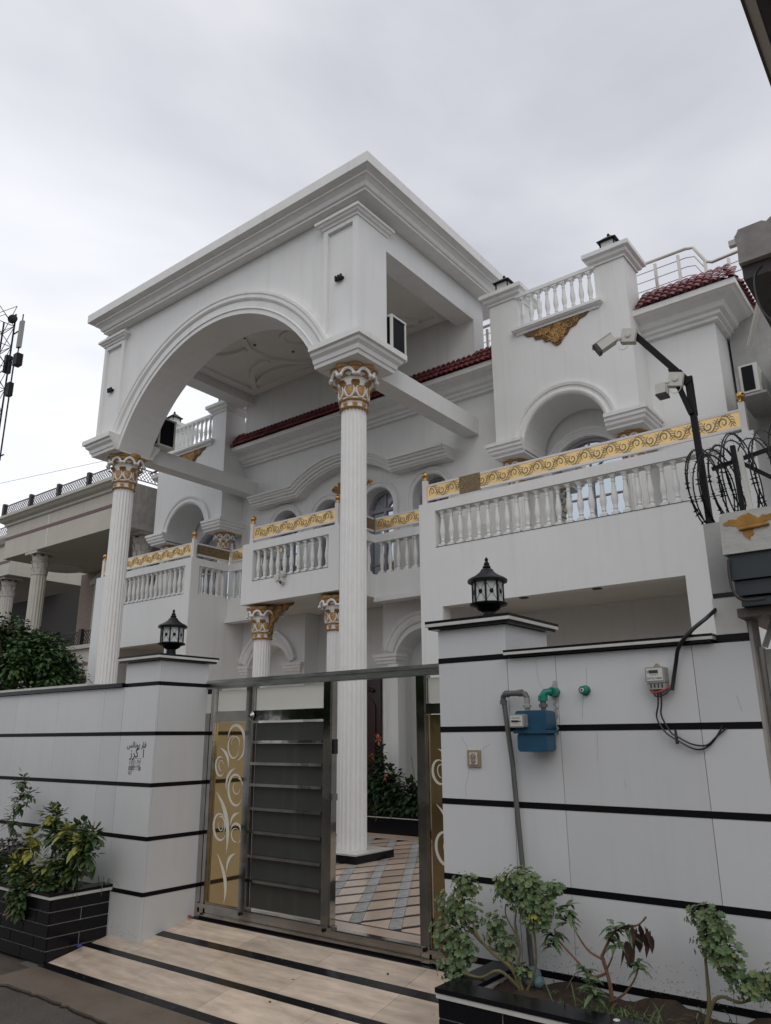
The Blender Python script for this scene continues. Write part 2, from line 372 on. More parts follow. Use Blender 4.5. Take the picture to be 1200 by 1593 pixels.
for y0, y1, off, xl in ((3.577, 3.873, .2, -6.075), (3.937, 4.238, .55, -6.075), (4.317, 4.576, .1, -5.655)):
    xs = [xl, xl+off]
    while xs[-1] < -2.75: xs.append(min(xs[-1]+.78, -2.74))
    for xa, xb in zip(xs, xs[1:]):
        if y0 > 3.9 and y0 < 4.0:      # this row runs in front of and beside the pillar
            if xb < -5.655: ramp_slab(xa, xb-.003, y0, 4.088, 'stone_slab', BEIGE); continue
            if xa < -5.655:
                ramp_slab(xa, -5.657, y0, 4.088, 'stone_slab', BEIGE); xa = -5.655
        ramp_slab(xa, xb-.003, y0, y1, 'stone_slab', BEIGE)
# courtyard floor ------------------------------------------------------
cf = MB(); cf.box(-16, 0, 4.64, 11, .15, .2435)
COURT = struct('courtyard_floor', cf, BEIGEF, 'patterned floor of the courtyard')
b = MB(); b.box(-9.3, -2.6, 5.03, 9.22, .2, .2475); b.build('dark_joint', GRANITE_R, COURT)
def floor_rect(x0, x1, y0, y1, m, name='floor_tile', z=.25):
    b = MB(); b.box(x0, x1, y0, y1, z-.02, z); b.build(name, m, COURT)
floor_rect(-4.9, -2.8, 4.66, 5.03, BEIGEF)
d1, d2 = Vector((.164, .344, 0)), Vector((-.218, .327, 0))
def clip_y(pts, y, keep_above):
    out_ = []; ins = lambda p: (p.y >= y) == keep_above
    for a_, b_ in zip(pts, pts[1:]+pts[:1]):
        if ins(a_): out_.append(a_)
        if ins(a_) != ins(b_): out_.append(a_+(b_-a_)*((y-a_.y)/(b_.y-a_.y)))
    return out_
base = Vector((-4.356, 5.219, .231))-d1*.845-d2*.5
shared = {}
for i in range(-6, 15):
    for j in range(-10, 18):
        p = base+d1*i+d2*j; c0 = p+d1*.5+d2*.5; lx = -.763*c0.y-.08
        if not (4.85 < c0.y < 9.3 and lx-1.2 < c0.x < lx+.95): continue
        for nm, m, ua, ub in (('floor_tile', BEIGEF, .005, .69), ('floor_square', FLOORW, .70, .995)):
            va, vb = (.105, .895) if nm == 'floor_tile' else (.02, .90)
            q = [d1*ua+d2*va, d1*ub+d2*va, d1*ub+d2*vb, d1*ua+d2*vb]
            w_ = [p+k for k in q]; ys_ = [k.y for k in w_]
            if max(ys_) < 5.06 or min(ys_) > 9.18: continue
            if min(ys_) > 5.06 and max(ys_) < 9.18:
                if nm not in shared: shared[nm] = MB().extr(q, (0, 0, .02)).mesh(nm, m)
                inst(nm, shared[nm], COURT, p)
            else:
                w_ = clip_y(clip_y(w_, 5.06, True), 9.18, False)
                if len(w_) > 2: MB().extr(w_, (0, 0, .02)).build(nm, m, COURT)
floor_rect(-9, -6, 9.22, 9.62, BEIGEF)

# ================================================================== BOUNDARY WALLS
ROWZ = [.05, .44, .8555, 1.271, 1.687, 2.105]
SH = .0165
def tiled_face(root, axis, fixed, u0, u1, joints, sgn, zr=ROWZ, top=None):
    """slabs between black strips; axis 'x' = face looks to -Y at y=fixed, 'y' = face looks to +X at x=fixed"""
    us = [u0]+sorted(j for j in joints if u0 < j < u1)+[u1]
    for k in range(len(zr)-1):
        z0 = zr[k]+(SH if k else 0); z1 = zr[k+1]-SH
        for ua, ub in zip(us, us[1:]):
            b = MB()
            if axis == 'x': b.box(ua+.0015, ub-.0015, fixed, fixed+.018, z0, z1)
            else: b.box(fixed-.018, fixed, ua+.0015, ub-.0015, z0, z1)
            b.build('wall_tile', TILE_W, root)
    for z in zr[1:]:
        if z == top: continue
        b = MB()
        if axis == 'x': b.box(u0-.0015, u1+.0, fixed-.002, fixed+.016, z-SH, z+SH)
        else: b.box(fixed-.016, fixed+.002, u0, u1, z-SH, z+SH)
        b.build('black_strip', STRIPM, root)
def cap_slab(root, x0, x1, y0, y1, z, th=.054, ov=.06):
    for zz0, zz1, o, m, nm in ((z, z+th*.32, ov*.75, GRANITE, 'cap_slab'), (z+th*.32, z+th*.68, ov, WSTRIP, 'cap_band'), (z+th*.68, z+th, ov, GRANITE, 'cap_slab')):
        b = MB(); b.box(x0-o, x1+o, y0-o, y1+o, zz0, zz1); b.build(nm, m, root)
WY = 4.09
# left gate pillar
lp = thing('gate_pillar', 'white tiled gate pillar left of the gate, with a printed notice near its edge', 'pillar', (-5.9, 4.36, .05))
b = MB(); b.box(-6.15, -5.675, WY+.017, 4.615, -.02, 2.305); b.build('core', GROUT, lp)
ROWP = ROWZ+[2.315]
tiled_face(lp, 'x', WY, -6.15, -5.657, [], -1, ROWP, 2.315)
tiled_face(lp, 'y', -5.657, WY+.0185, 4.63, [], 1, ROWP, 2.315)
cap_slab(lp, -6.15, -5.657, WY, 4.635, 2.302)
# left wall
lw = thing('boundary_wall', 'white tiled boundary wall with thin black bands left of the gate', 'wall', (-9, 4.2, 0))
b = MB(); b.box(-14, -6.152, WY+.017, 4.29, -.02, 2.09); b.build('core', GROUT, lw)
tiled_face(lw, 'x', WY, -14, -6.1515, [-6.452, -7.246, -8.04, -8.834, -9.63, -10.42, -11.2, -12, -12.8], -1, ROWZ, 2.105)
b = MB(); b.box(-14, -6.155, WY-.03, 4.32, 2.092, 2.128); b.build('cap_slab', GRANITE, lw)
b = MB(); b.box(-14, -6.8, WY+.02, 4.28, 2.128, 2.155); b.build('cap_band', WSTRIP, lw)
# right gate pillar and wall
rp = thing('gate_pillar', 'white tiled gate pillar right of the gate, carrying a doorbell', 'pillar', (-2.5, 4.36, .05))
b = MB(); b.box(-2.725, -2.26, WY+.017, 4.64, -.02, 2.305); b.build('core', GROUT, rp)
tiled_face(rp, 'x', WY, -2.742, -2.2505, [], -1, ROWP, 2.315)
tiled_face(rp, 'y', -2.25, WY+.0185, 4.645, [], 1, [2.14, 2.315], 2.315)
b = MB(); b.box(-2.742, -2.724, WY+.0185, 4.64, 0, 2.30); b.build('side_tile', TILE_W, rp)
cap_slab(rp, -2.742, -2.25, WY, 4.645, 2.302)
rw = thing('boundary_wall', 'white tiled boundary wall with thin black bands right of the gate, carrying the meters', 'wall', (-1.6, 4.2, 0))
b = MB(); b.box(-2.249, -.9, WY+.017, 4.29, -.02, 2.09); b.build('core', GROUT, rw)
tiled_face(rw, 'x', WY, -2.2495, -.887, [-1.937, -1.172], -1, ROWZ, 2.105)
cap_slab(rw, -2.25+.056, -1.046-.056, WY, 4.29, 2.094, .042, .052)
# raised end of the right wall
ep = thing('wall_pier', 'grey rendered pier with black bands at the right end of the white wall', 'pier', (-.97, 4.2, 2.1))
b = MB(); b.box(-1.043, -.893, WY+.004, 4.29, 2.13, 2.317); b.build('block', WSTRIP, ep)
b = MB(); b.box(-1.043, -.893, WY-.001, 4.29, 2.098, 2.13); b.build('black_strip', GRANITE, ep)
b = MB(); b.box(-1.036, -.88, WY, 4.29, 2.317, 2.340); b.build('black_strip', GRANITE, ep)
b = MB(); b.box(-1.04, -.86, WY+.01, 4.28, 2.34, 2.715); b.build('block', CONC2, ep, label='raw grey render block')

# ================================================================== THE MANSION
man = thing('mansion', 'large white two storey house with balconies, arched windows and red tiled eaves', 'house', (-9.1, 10.75, .25))
def part(name, mb, m, smooth=False, parent=None, **k): return mb.build(name, m, parent or man, smooth, **k)
FY = 10.75
# upper facade with four arched windows
WINX = [-10.95, -9.75, -8.50, -7.28]
w = MB(); arch_wall(w, -12.3, -5.57, 3.9, 7.6, FY, [(x, .385, 4.0, 5.80, .385) for x in WINX], .32); part('upper_wall', w, WHITE)
def arched_window(cx, h, zb, zs, y, parent=None):
    fr = MB()
    path = [(cx+h, y, zb)]+arcxz(cx, zs, h, 0, math.pi, 16, y)[0:]+[(cx-h, y, zb)]
    fr.sweep(path, (0, -1, 0), [(-.055, -.03), (-.055, .04), (0, .04), (0, -.03)])
    fr.box(cx-h, cx+h, y-.03, y+.03, zs-.03, zs+.03)
    fr.box(cx-.03, cx+.03, y-.03, y+.03, zb, zs-.03)
    o = part('window', fr, FRAME)
    for k in range(1, 4):
        mu = MB(); an = math.pi*k/4; d = Vector((math.cos(an), 0, math.sin(an)))
        mu.obox(Vector((cx, y, zs))+d*h*.5, d*h*.48, Vector((0, .012, 0)), Vector((-d.z, 0, d.x))*.012)
        mu.build('glazing_bar', FRAME, o)
    for hz in (zb+.75, zb+1.3):
        mu = MB(); mu.box(cx-h, cx+h, y-.015, y+.015, hz-.012, hz+.012); mu.build('glazing_bar', FRAME, o)
    for sx in (-1, 1):
        gl = MB(); x0, x1 = (cx-h+.05, cx-.03) if sx < 0 else (cx+.03, cx+h-.05)
        t = rng.uniform(-.03, .03)
        gl.add([(x0, y+.012+t*.3, zb), (x1, y+.012-t*.3, zb), (x1, y+.012-t*.3, zs-.03), (x0, y+.012+t*.3, zs-.03)], [(0, 1, 2, 3)]); gl.build('pane', WINGLASS, o)
    gl = MB(); gl.poly([(cx+(h-.05)*math.cos(math.pi*k/16), y+.014, zs+.03+(h-.07)*math.sin(math.pi*k/16)) for k in range(17)]); gl.build('fanlight', WINGLASS, o)
    return o
for x in WINX:
    arched_window(x, .385, 4.0, 5.80, FY+.26)
    mo = MB(); mo.sweep([(x+.385, FY, 4.0)]+arcxz(x, 5.80, .385, 0, math.pi, 20, FY)+[(x-.385, FY, 4.0)], (0, -1, 0), sc(ARCHI, 1.05, .8)); part('window_surround', mo, TRIM)
# curved hood moulding over the windows
hx, hk = -9.2, 1.2
hp = [(-6.75, FY, 6.33), (hx+hk, FY, 6.33)]
Rh = (hk*hk+.40**2)/(2*.40); ah = math.asin(hk/Rh)
hp += [(hx+Rh*math.sin(ah-2*ah*i/18), FY, 6.33+.40-Rh+Rh*math.cos(ah-2*ah*i/18)) for i in range(1, 18)]
hp += [(hx-hk, FY, 6.33), (-11.72, FY, 6.33)]
h = MB(); h.sweep(hp, (0, -1, 0), [(0, 0), (0, .24), (.03, .25), (.03, .28), (.075, .285), (.08, .33), (.12, .335), (.13, .37), (.17, .385), (.175, .42), (.215, .42), (.215, 0)]); part('window_hood', h, TRIM)
# eaves cornice and tiles
CORN = [(0, 0), (.07, .0), (.07, .045), (.12, .06), (.12, .11), (.18, .13), (.21, .20), (.29, .235), (.36, .245), (.40, .27), (.43, .27), (.43, .36), (0, .36)]
e = MB(); e.sweep([(-12.3, FY, 7.43), (-5.57, FY, 7.43)], Z3, CORN); part('eaves_cornice', e, TRIM)
def tile_column(n, ry, rz2, w=.052):
    b = MB(); d = Vector((0, ry, rz2)); T_ = d.length; d.normalize(); nrm = Vector((0, -d.z, d.y)); L_ = T_/n*1.18
    for k in range(n):
        o = d*(k*T_/n); vs_ = []
        for e_, lift, ww in ((0, .024, 1.0), (L_, .002, .86)):
            for i in range(7):
                an = math.pi*i/6; vs_.append(Vector((math.cos(an)*w*ww, 0, 0))+o+d*e_+nrm*(math.sin(an)*.046*ww+lift))
        vs_ += [v-nrm*.012 if 0 < q < 6 else v for q, v in enumerate(vs_[:7])]
        b.add(vs_, [(i, i+1, 8+i, 7+i) for i in range(6)]+[(i, 14+i, 15+i, i+1) for i in range(6)])
    return b
tm = tile_column(3, .20, .33).mesh('roof_tile', REDTILE, smooth=True); tw = tile_column(4, .52, .50, .056).mesh('roof_tile', REDTILE, smooth=True)
x = -12.22
while x < -5.6:
    inst('roof_tile', tm, man, (x, FY-.445, 7.785)); x += .108
u = MB(); u.add([(-12.3, FY-.40, 7.79), (-5.57, FY-.40, 7.79), (-5.57, FY-.26, 8.11), (-12.3, FY-.26, 8.11)], [(0, 1, 2, 3)]); u.box(-12.3, -5.57, FY-.26, FY+.5, 7.79, 8.105); part('roof_bed', u, REDTILE)
# upper room wall below the portico roof
u = MB(); u.box(-11.95, -6.05, 10.42, 10.76, 8.0, 9.22); part('attic_wall', u, WHITE)
# house body behind, so no sky shows through
u = MB(); u.box(-14.6, -2.22, 11.12, 19, .2, 7.7); part('rear_block', u, CONC2)

# towers ---------------------------------------------------------------
BALP = [(.042, 0), (.042, .05), (.03, .055), (.022, .075), (.03, .095), (.022, .11), (.03, .16), (.038, .21), (.038, .25), (.030, .32), (.022, .40), (.019, .44), (.026, .45), (.026, .465), (.02, .475), (.026, .50), (.035, .515), (.035, .525), (.022, .525)]
def baluster_mesh(hh, wr=1.0):
    s_ = hh/.56; b = MB()
    b.lathe([(r*s_*wr, z*s_) for r, z in BALP], seg=12)
    q_ = .036*s_*wr; b.box(-q_, q_, -q_, q_, .525*s_, hh)
    q_ = .043*s_*wr; b.box(-q_, q_, -q_, q_, 0, .04*s_)
    return b.mesh('baluster', TRIM, smooth=True)
BAL = baluster_mesh(.565, 1.12); BALT = baluster_mesh(.58, 1.05)
def ornament(name, outline, y, parent, seed, n=26, rs=(.03, .06), nrm=Vector((0, -1, 0)), basez=None, mp_=None):
    """carved gilded relief: a backing of lobed outline and raised scrolls; outline in (u, z)"""
    r_ = random.Random(seed); T = mp_ or (lambda u_, z_: Vector((u_, y, z_)))
    o = MB(); o.extr([T(*p) for p in outline], nrm*.02); root = o.build(name, GOLDB, parent)
    sc_ = MB()
    def inside(u_, z_):
        c_ = False; m_ = len(outline)
        for i in range(m_):
            (x1, y1), (x2, y2) = outline[i], outline[i-1]
            if (y1 > z_) != (y2 > z_) and u_ < (x2-x1)*(z_-y1)/(y2-y1)+x1: c_ = not c_
        return c_
    us = [p[0] for p in outline]; zs = [p[1] for p in outline]; cnt = 0; tries = 0
    while cnt < n and tries < 2000:
        tries += 1
        u_, z_ = r_.uniform(min(us), max(us)), r_.uniform(min(zs), max(zs)); r0 = r_.uniform(*rs)
        if not all(inside(u_+math.cos(t)*r0*.9, z_+math.sin(t)*r0*.9) for t in (0, 1.57, 3.14, 4.71)): continue
        cnt += 1; a0 = r_.uniform(0, 6.28); sg = r_.choice((-1, 1)); pts = []; rad_ = []
        for i in range(15):
            t = i/14; an = a0+sg*t*8.5; rr_ = r0*(1-.85*t)
            pts.append(T(u_+math.cos(an)*rr_, z_+math.sin(an)*rr_)+nrm*.03); rad_.append(r0*.24*(1-.4*t))
        sc_.tube(pts, rad_, 5)
    sc_.build('carved_scroll', GOLDP, root, smooth=True, kind='stuff')
    return root
CAPP = [(0, 0), (.025, .0), (.03, .03), (.07, .06), (.085, .10), (.11, .115), (.13, .13), (.13, .20), (0, .20)]
def rect_path(x0, x1, y0, y1, z): return [(x0, y0, z), (x1, y0, z), (x1, y1, z), (x0, y1, z)]
PEDP = [(0, 0), (.04, 0), (.045, .03), (.09, .06), (.10, .10), (.13, .12), (.13, .165), (.16, .18), (.16, .235), (0, .235)]
def tower(x0, x1, mirror, seed):
    y = 10.15; w_ = x1-x0
    px0 = x0+.53; px1 = x1-.48      # inner edges of the piers
    if mirror: px0, px1 = x0+.48, x1-.47
    cx = (x0+x1)/2; hw_ = .675
    b = MB(); arch_wall(b, x0, x1, 5.93, 8.0, y, [(cx, hw_, 5.93, 6.02, .66)], .72)
    b.poly([(x1, y, 5.93), (x1, FY+.2, 5.93), (x1, FY+.2, 8.0), (x1, y, 8.0)]); b.poly([(x0, y, 5.93), (x0, FY+.2, 5.93), (x0, FY+.2, 8.0), (x0, y, 8.0)])
    for xa, xb in ((x0, cx-hw_), (cx+hw_, x1)): b.poly([(xa, y, 5.93), (xb, y, 5.93), (xb, 10.9, 5.93), (xa, 10.9, 5.93)])
    b.box(px0, px1, y+.002, FY+.4, 7.99, 8.045)
    part('tower_wall', b, WHITE)
    # piers with caps
    for xa, xb in ((x0, px0), (px1, x1)):
        b = MB(); b.box(xa, xb, y, y+.55, 8.0, 8.67); part('tower_pier', b, WHITE)
        b = MB(); b.sweep(rect_path(xa, xb, y, y+.55, 8.655), Z3, CAPP, True); b.box(xa-.1, xb+.1, y-.1, y+.65, 8.80, 8.845); part('pier_cap', b, TRIM)
    # ledge, balusters, rail
    b = MB(); b.sweep([(px0, y+.15, 7.935), (px0, y, 7.935), (px1, y, 7.935), (px1, y+.15, 7.935)], Z3, [(-.1, 0), (.03, 0), (.035, .03), (.075, .05), (.085, .07), (.10, .07), (.10, .115), (-.1, .115)]); part('balustrade_ledge', b, TRIM)
    nb_ = 9
    for i in range(nb_): inst('baluster', BALT, man, (px0+.09+(px1-px0-.18)*i/(nb_-1), y+.02, 8.05))
    b = MB(); b.box(px0-.02, px1+.02, y-.03, y+.07, 8.63, 8.69); part('balustrade_rail', b, TRIM)
    # gilt ornament below the ledge
    ol = [(cx-.56, 7.92), (cx-.50, 7.86), (cx-.40, 7.84), (cx-.36, 7.76), (cx-.24, 7.74), (cx-.20, 7.66), (cx-.12, 7.66), (cx-.06, 7.58), (cx, 7.53), (cx+.07, 7.56), (cx+.10, 7.64), (cx+.18, 7.67), (cx+.24, 7.76), (cx+.34, 7.78), (cx+.40, 7.86), (cx+.50, 7.88), (cx+.56, 7.93)]
    ornament('gilt_ornament', ol, y-.001, man, seed, 70, (.022, .055))
    # arch moulding turning into the pedestal blocks of the legs
    b = MB(); pth = [(x1+.0, y, 6.0), (cx+hw_+.0, y, 6.0)]
    b.sweep(arcxz(cx, 6.02, hw_, .02, math.pi-.02, 26, y), (0, -1, 0), sc(ARCHI, 1.45, .75)); part('arch_moulding', b, TRIM)
    for xa, xb in ((x0, cx-hw_), (cx+hw_, x1)):
        b = MB(); pth = [(xa, 10.75, 5.90), (xa, y, 5.90), (xb, y, 5.90)] if xa == x0 else [(xa, y, 5.90), (xb, y, 5.90), (xb, 10.75, 5.90)]
        b.sweep(pth, Z3, sc(PEDP, .85, 1.0)); b.box(xa, xb, y, 10.75, 5.895, 5.95); part('pedestal', b, TRIM)
    # recess behind with its window
    b = MB(); arch_wall(b, x0+.0, x1, 3.9, 7.0, 10.93, [(cx, .62, 3.95, 5.62, .62)], .2); part('recess_wall', b, WHITE)
    b = MB(); b.sweep(arcxz(cx, 5.62, .62, 0, math.pi, 24, 10.93), (0, -1, 0), sc(ARCHI, 1.3, .6)); part('window_surround', b, TRIM)
    arched_window(cx, .62, 3.95, 5.62, 11.06)
tower(-5.57, -3.22, False, 11)
tower(-14.66, -12.30, True, 12)
# right wing with its own eaves
b = MB(); b.box(-3.22, -2.2, FY, 13, 3.9, 7.6); part('wing_wall', b, WHITE)
e = MB(); e.sweep([(-3.22, FY, 7.43), (-2.2, FY, 7.43), (-2.2, 13, 7.43)], Z3, CORN); part('eaves_cornice', e, TRIM)
x = -3.12
while x < -1.80:
    f = max(.3, min(1, (-1.755-x+.08)/.22)); inst('roof_tile', tw, man, (x, FY-.445, 7.785), 0, (1, f, f)); x += .118
y = FY-.16
while y < 12.6: inst('roof_tile', tm, man, (-1.755, y, 7.785), rad(90)); y += .118
u = MB(); u.add([(-3.22, FY-.40, 7.79), (-1.80, FY-.40, 7.79), (-2.3, FY+.07, 8.28), (-3.22, FY+.07, 8.28), (-1.80, 13, 7.79), (-2.3, 13, 8.28), (-3.22, 13, 8.28)], [(0, 1, 2, 3), (1, 4, 5, 2), (3, 2, 5, 6)]); part('roof_bed', u, REDTILE, fix=False)
# small slice of the left wing
b = MB(); b.box(-15.2, -14.66, FY, 13, 3.9, 7.6); part('wing_wall', b, WHITE)
e = MB(); e.sweep([(-15.2, FY, 7.43), (-14.66, FY, 7.43)], Z3, CORN); part('eaves_cornice', e, TRIM)
for k in range(5): inst('roof_tile', tw, man, (-15.14+.108*k, FY-.445, 7.785))

# balconies ------------------------------------------------------------
def balcony_front(x0, x1, z0, ox0, ox1, y0=9.0, y1=9.2, n=10, lower=None):
    """front wall with a baluster opening; lower=(xa, xb, ztop): opening below, legs to the ground"""
    b = MB()
    zb = .2 if lower else z0
    if lower:
        xa, xb, zt = lower
        b.box(x0, xa, y0, y1, .2, 4.30); b.box(xb, x1, y0, y1, .2, 4.30); b.box(xa, xb, y0, y1, zt, 4.30)
    else: b.box(x0, x1, y0, y1, z0, 4.30)
    b.box(x0, ox0, y0, y1, 4.30, 5.0); b.box(ox1, x1, y0, y1, 4.30, 5.0); b.box(ox0, ox1, y0, y1, 4.86, 5.0)
    part('balcony_parapet', b, WHITE)
    b = MB(); b.box(ox0, ox1, y0-.004, y1, 4.297, 4.306); part('drip_line', b, GROUT)
    for i in range(n): inst('baluster', BAL, man, (ox0+.085+(ox1-ox0-.17)*i/(n-1), y0+.07, 4.303))
def balcony_side(x, y0, y1, z0, n, t=.16, sgn=1):
    xa, xb = (x-t, x) if sgn > 0 else (x, x+t)
    b = MB(); b.box(xa, xb, y0, y1, z0, 4.30); part('balcony_parapet', b, WHITE)
    b = MB(); b.box(xa, xb, y0, y1, 4.86, 5.0); part('parapet_rail', b, WHITE)
    for i in range(n): inst('baluster', BAL, man, ((xa+xb)/2, y0+.09+(y1-y0-.18)*i/max(1, n-1), 4.303))
balcony_front(-6.32, -1.6, 3.42, -6.03, -2.0, n=26, lower=(-5.94, -2.55, 3.42))
balcony_front(-10.24, -7.92, 3.9, -9.97, -8.15, n=11)
balcony_front(-14.95, -11.70, 3.42, -14.6, -11.88, n=18, lower=(-14.5, -12.36, 3.42))
balcony_side(-7.92, 9.2, 9.95, 3.9, 5); balcony_side(-10.24, 9.2, 9.95, 3.9, 5, sgn=-1)
balcony_side(-11.70, 9.2, 9.95, .2, 5)
b = MB(); b.box(-6.32, -6.12, 9.2, 10.75, .2, 5.0); part('side_wall', b, WHITE)
b = MB(); b.box(-1.75, -1.6, 9.2, 10.75, .2, 5.0); part('side_wall', b, WHITE)
b = MB(); b.box(-14.95, -14.75, 9.2, 11.0, .2, 5.0); part('side_wall', b, WHITE)
b = MB(); b.box(-11.90, -11.702, 9.95, 10.75, .2, 4.3); part('side_wall', b, WHITE)
for xa, xb, nn in ((-7.92, -6.32, 9), (-11.70, -10.24, 8)):       # set back balcony edge
    b = MB(); b.box(xa, xb, 9.95, 10.12, 3.9, 4.30); part('balcony_parapet', b, WHITE)
    b = MB(); b.box(xa, xb, 9.95, 10.12, 4.86, 5.0); part('parapet_rail', b, WHITE)
    b = MB(); b.box(xa, xb, 9.90, 10.12, 3.82, 3.9); part('balcony_ledge', b, TRIM)
    for i in range(nn): inst('baluster', BAL, man, (xa+.09+(xb-xa-.18)*i/(nn-1), 10.02, 4.303))
b = MB(); b.box(-10.2, -7.96, 9.2, 10.12, 3.905, 4.05); part('balcony_slab', b, SOFFIT)
b = MB(); b.box(-11.70, -6.32, 10.121, 10.75, 3.902, 4.05); part('balcony_slab', b, SOFFIT)
b = MB(); b.box(-6.12, -1.75, 9.2, 11.1, 3.55, 3.95); part('balcony_slab', b, SOFFIT)
b = MB(); b.box(-6.12, -1.75, 9.2, 9.3, 3.48, 3.55); part('soffit_beam', b, SOFFIT)
b = MB(); b.box(-14.75, -11.9, 9.2, 11.1, 3.55, 3.95); part('balcony_slab', b, SOFFIT)
# carport back wall and niche lights in the soffit edge
b = MB(); b.box(-6.12, -1.75, 11.05, 11.12, .2, 3.55); part('carport_wall', b, WHITE)
for xx in (-4.75, -3.72):
    b = MB(); b.box(xx, xx+.10, 9.06, 9.14, 3.405, 3.4205); part('recessed_light', b, DKBROWN)
b = MB(); b.box(-14.75, -11.9, 10.9, 11.0, .2, 3.55); part('carport_wall', b, CREAM)
# ground floor
b = MB(); b.box(-10.0, -8.3, 10.76, 10.8, .2, 3.9); part('porch_wall', b, WHITE)
for x0, x1, cx in ((-11.70, -9.98, -10.95), (-8.12, -6.32, -7.28)):
    b = MB(); arch_wall(b, x0, x1, .2, 3.9, 10.40, [(cx, .60, .2, 2.86, .52)], .5)
    xe = x1 if cx < -9 else x0
    b.poly([(xe, 10.4, .2), (xe, 10.8, .2), (xe, 10.8, 3.9), (xe, 10.4, 3.9)]); part('niche_wall', b, WHITE)
    b = MB(); b.sweep(arcxz(cx, 2.86, .62, .25, math.pi-.25, 20, 10.40), (0, -1, 0), sc(ARCHI, 1.5, 1.2)); part('niche_arch', b, TRIM)
    for s_ in (-1, 1):
        b = MB(); b.sweep([(cx+s_*.72-.14, 10.6, 2.78), (cx+s_*.72-.14, 10.40, 2.78), (cx+s_*.72+.14, 10.40, 2.78), (cx+s_*.72+.14, 10.6, 2.78)], Z3, sc(PEDP, .7, .9)); part('niche_impost', b, TRIM)
    b = MB(); b.box(cx-.62, cx+.62, 10.88, 10.9, .2, 3.6); part('niche_back', b, WHITE)
b = MB(); b.box(-7.86, -7.66, 10.2, 10.4, .2, 2.8); part('pilaster', b, WHITE)
# front door
b = MB(); b.box(-9.55, -8.42, 10.70, 10.759, .25, 2.75); dr = part('door', b, MAROON)
b = MB(); b.sweep([(-8.55, 10.70, .9), (-8.55, 10.70, 2.1)]+arcxz(-8.72, 2.1, .17, 0, math.pi, 10, 10.70)+[(-8.89, 10.70, .9)], (0, -1, 0), [(0, 0), (0, .02), (.03, .02), (.03, 0)]); b.build('door_panel', MAROON, dr)
b = MB()
for k in range(5): b.ball((-8.86+.07*k, 10.69, 2.42+.03*math.sin(math.pi*k/4)), .04, 8, 6)
b.build('carving', MAROON, dr, smooth=True)
# planter box along the ground floor
b = MB(); b.box(-8.6, -6.35, 9.65, 10.15, .2, .47); pb = part('inner_planter', b, GRANITE)
b = MB(); b.box(-8.6, -6.35, 9.63, 10.15, .485, .50); b.build('coping', GRANITE, pb)
b = MB(); b.box(-8.6, -6.35, 9.635, 10.1, .47, .485); b.build('white_band', WSTRIP, pb)
# gilt corner brackets under the porch balcony
def bracket(x, y, z, sgn, seed, L_=.5, H_=.42):
    ol = [(0, 0), (L_, 0), (L_*.93, -.05), (L_*.8, -.06), (L_*.72, -.13), (L_*.6, -.13), (L_*.5, -.2), (L_*.4, -.21), (L_*.3, -.29), (L_*.22, -.3), (L_*.15, -H_*.88), (.04, -H_), (0, -H_)]
    ornament('gilt_bracket', [(x+sgn*u_, z+v_) for u_, v_ in ol], y, man, seed, 34, (.018, .045))
bracket(-9.80, 9.30, 3.88, 1, 21, .62, .55); bracket(-6.325, 9.93, 3.815, -1, 22, .62, .5)
# stainless roof rails
def roof_rail(pts, posts, label):
    t = thing('roof_railing', label, 'railing', pts[0])
    b = MB(); b.tube(pts, .026, 8); b.build('handrail', RAILST, t, smooth=True)
    for dz in (.16, .32, .48):
        b = MB(); b.tube([(p[0], p[1], p[2]-dz) for p in pts], .008, 5); b.build('wire', RAILST, t)
    for p in posts:
        b = MB(); b.box(p[0]-.022, p[0]+.022, p[1]-.022, p[1]+.022, 7.9, p[2]-.06); b.build('post', RAILST, t)
roof_rail([(-3.35, 11.0, 8.95), (-2.52, 11.0, 8.95), (-2.40, 11.0, 8.92), (-2.24, 11.0, 8.60), (-2.16, 11.0, 8.56), (-1.55, 11.0, 8.60), (-1.2, 11.0, 8.62)], [(-3.0, 11, 8.94), (-2.64, 11, 8.94), (-2.26, 11, 8.66), (-1.93, 11, 8.58)], 'steel handrail on the roof above the right wing tiles')
roof_rail([(-6.32, 11, 8.89), (-5.6, 11, 8.89)], [(-6.1, 11, 8.88)], 'short steel handrail between the portico roof and the right tower')
roof_rail([(-12.62, 11, 8.2), (-12.62, 11, 8.66), (-12.57, 11, 8.80), (-12.45, 11, 8.85), (-11.9, 11, 8.85)], [(-12.2, 11, 8.8)], 'short steel handrail between the left tower and the portico')

# ================================================================== PORTICO
po = thing('portico', 'tall white portico with a great front arch and moulded flat roof', 'portico', (-9.2, 7.54, .25))
ACX, AH, AZS = -9.235, 2.46, 6.68
def P(name, mb, m, smooth=False, **k): return mb.build(name, m, po, smooth, **k)
b = MB(); arch_wall(b, -12.2, -6.3, 6.66, 9.222, 7.25, [(ACX, AH, 6.66, AZS, 1.69)], .62, back=True, seg=40); P('arch_wall', b, WHITE)
R_ = (AH*AH+1.69**2)/(2*1.69); cz = AZS+1.69-R_; aa = math.asin(AH/R_)
b = MB(); b.sweep(arcxz(ACX, cz, R_, math.pi/2-aa, math.pi/2+aa, 48, 7.25), (0, -1, 0),
    [(0, 0), (0, .035), (.07, .035), (.08, .055), (.095, .055), (.11, .045), (.21, .045), (.23, .07), (.25, .085), (.30, .085), (.32, .10), (.36, .10), (.38, .03), (.41, .03), (.41, 0)]); P('archivolt', b, TRIM)
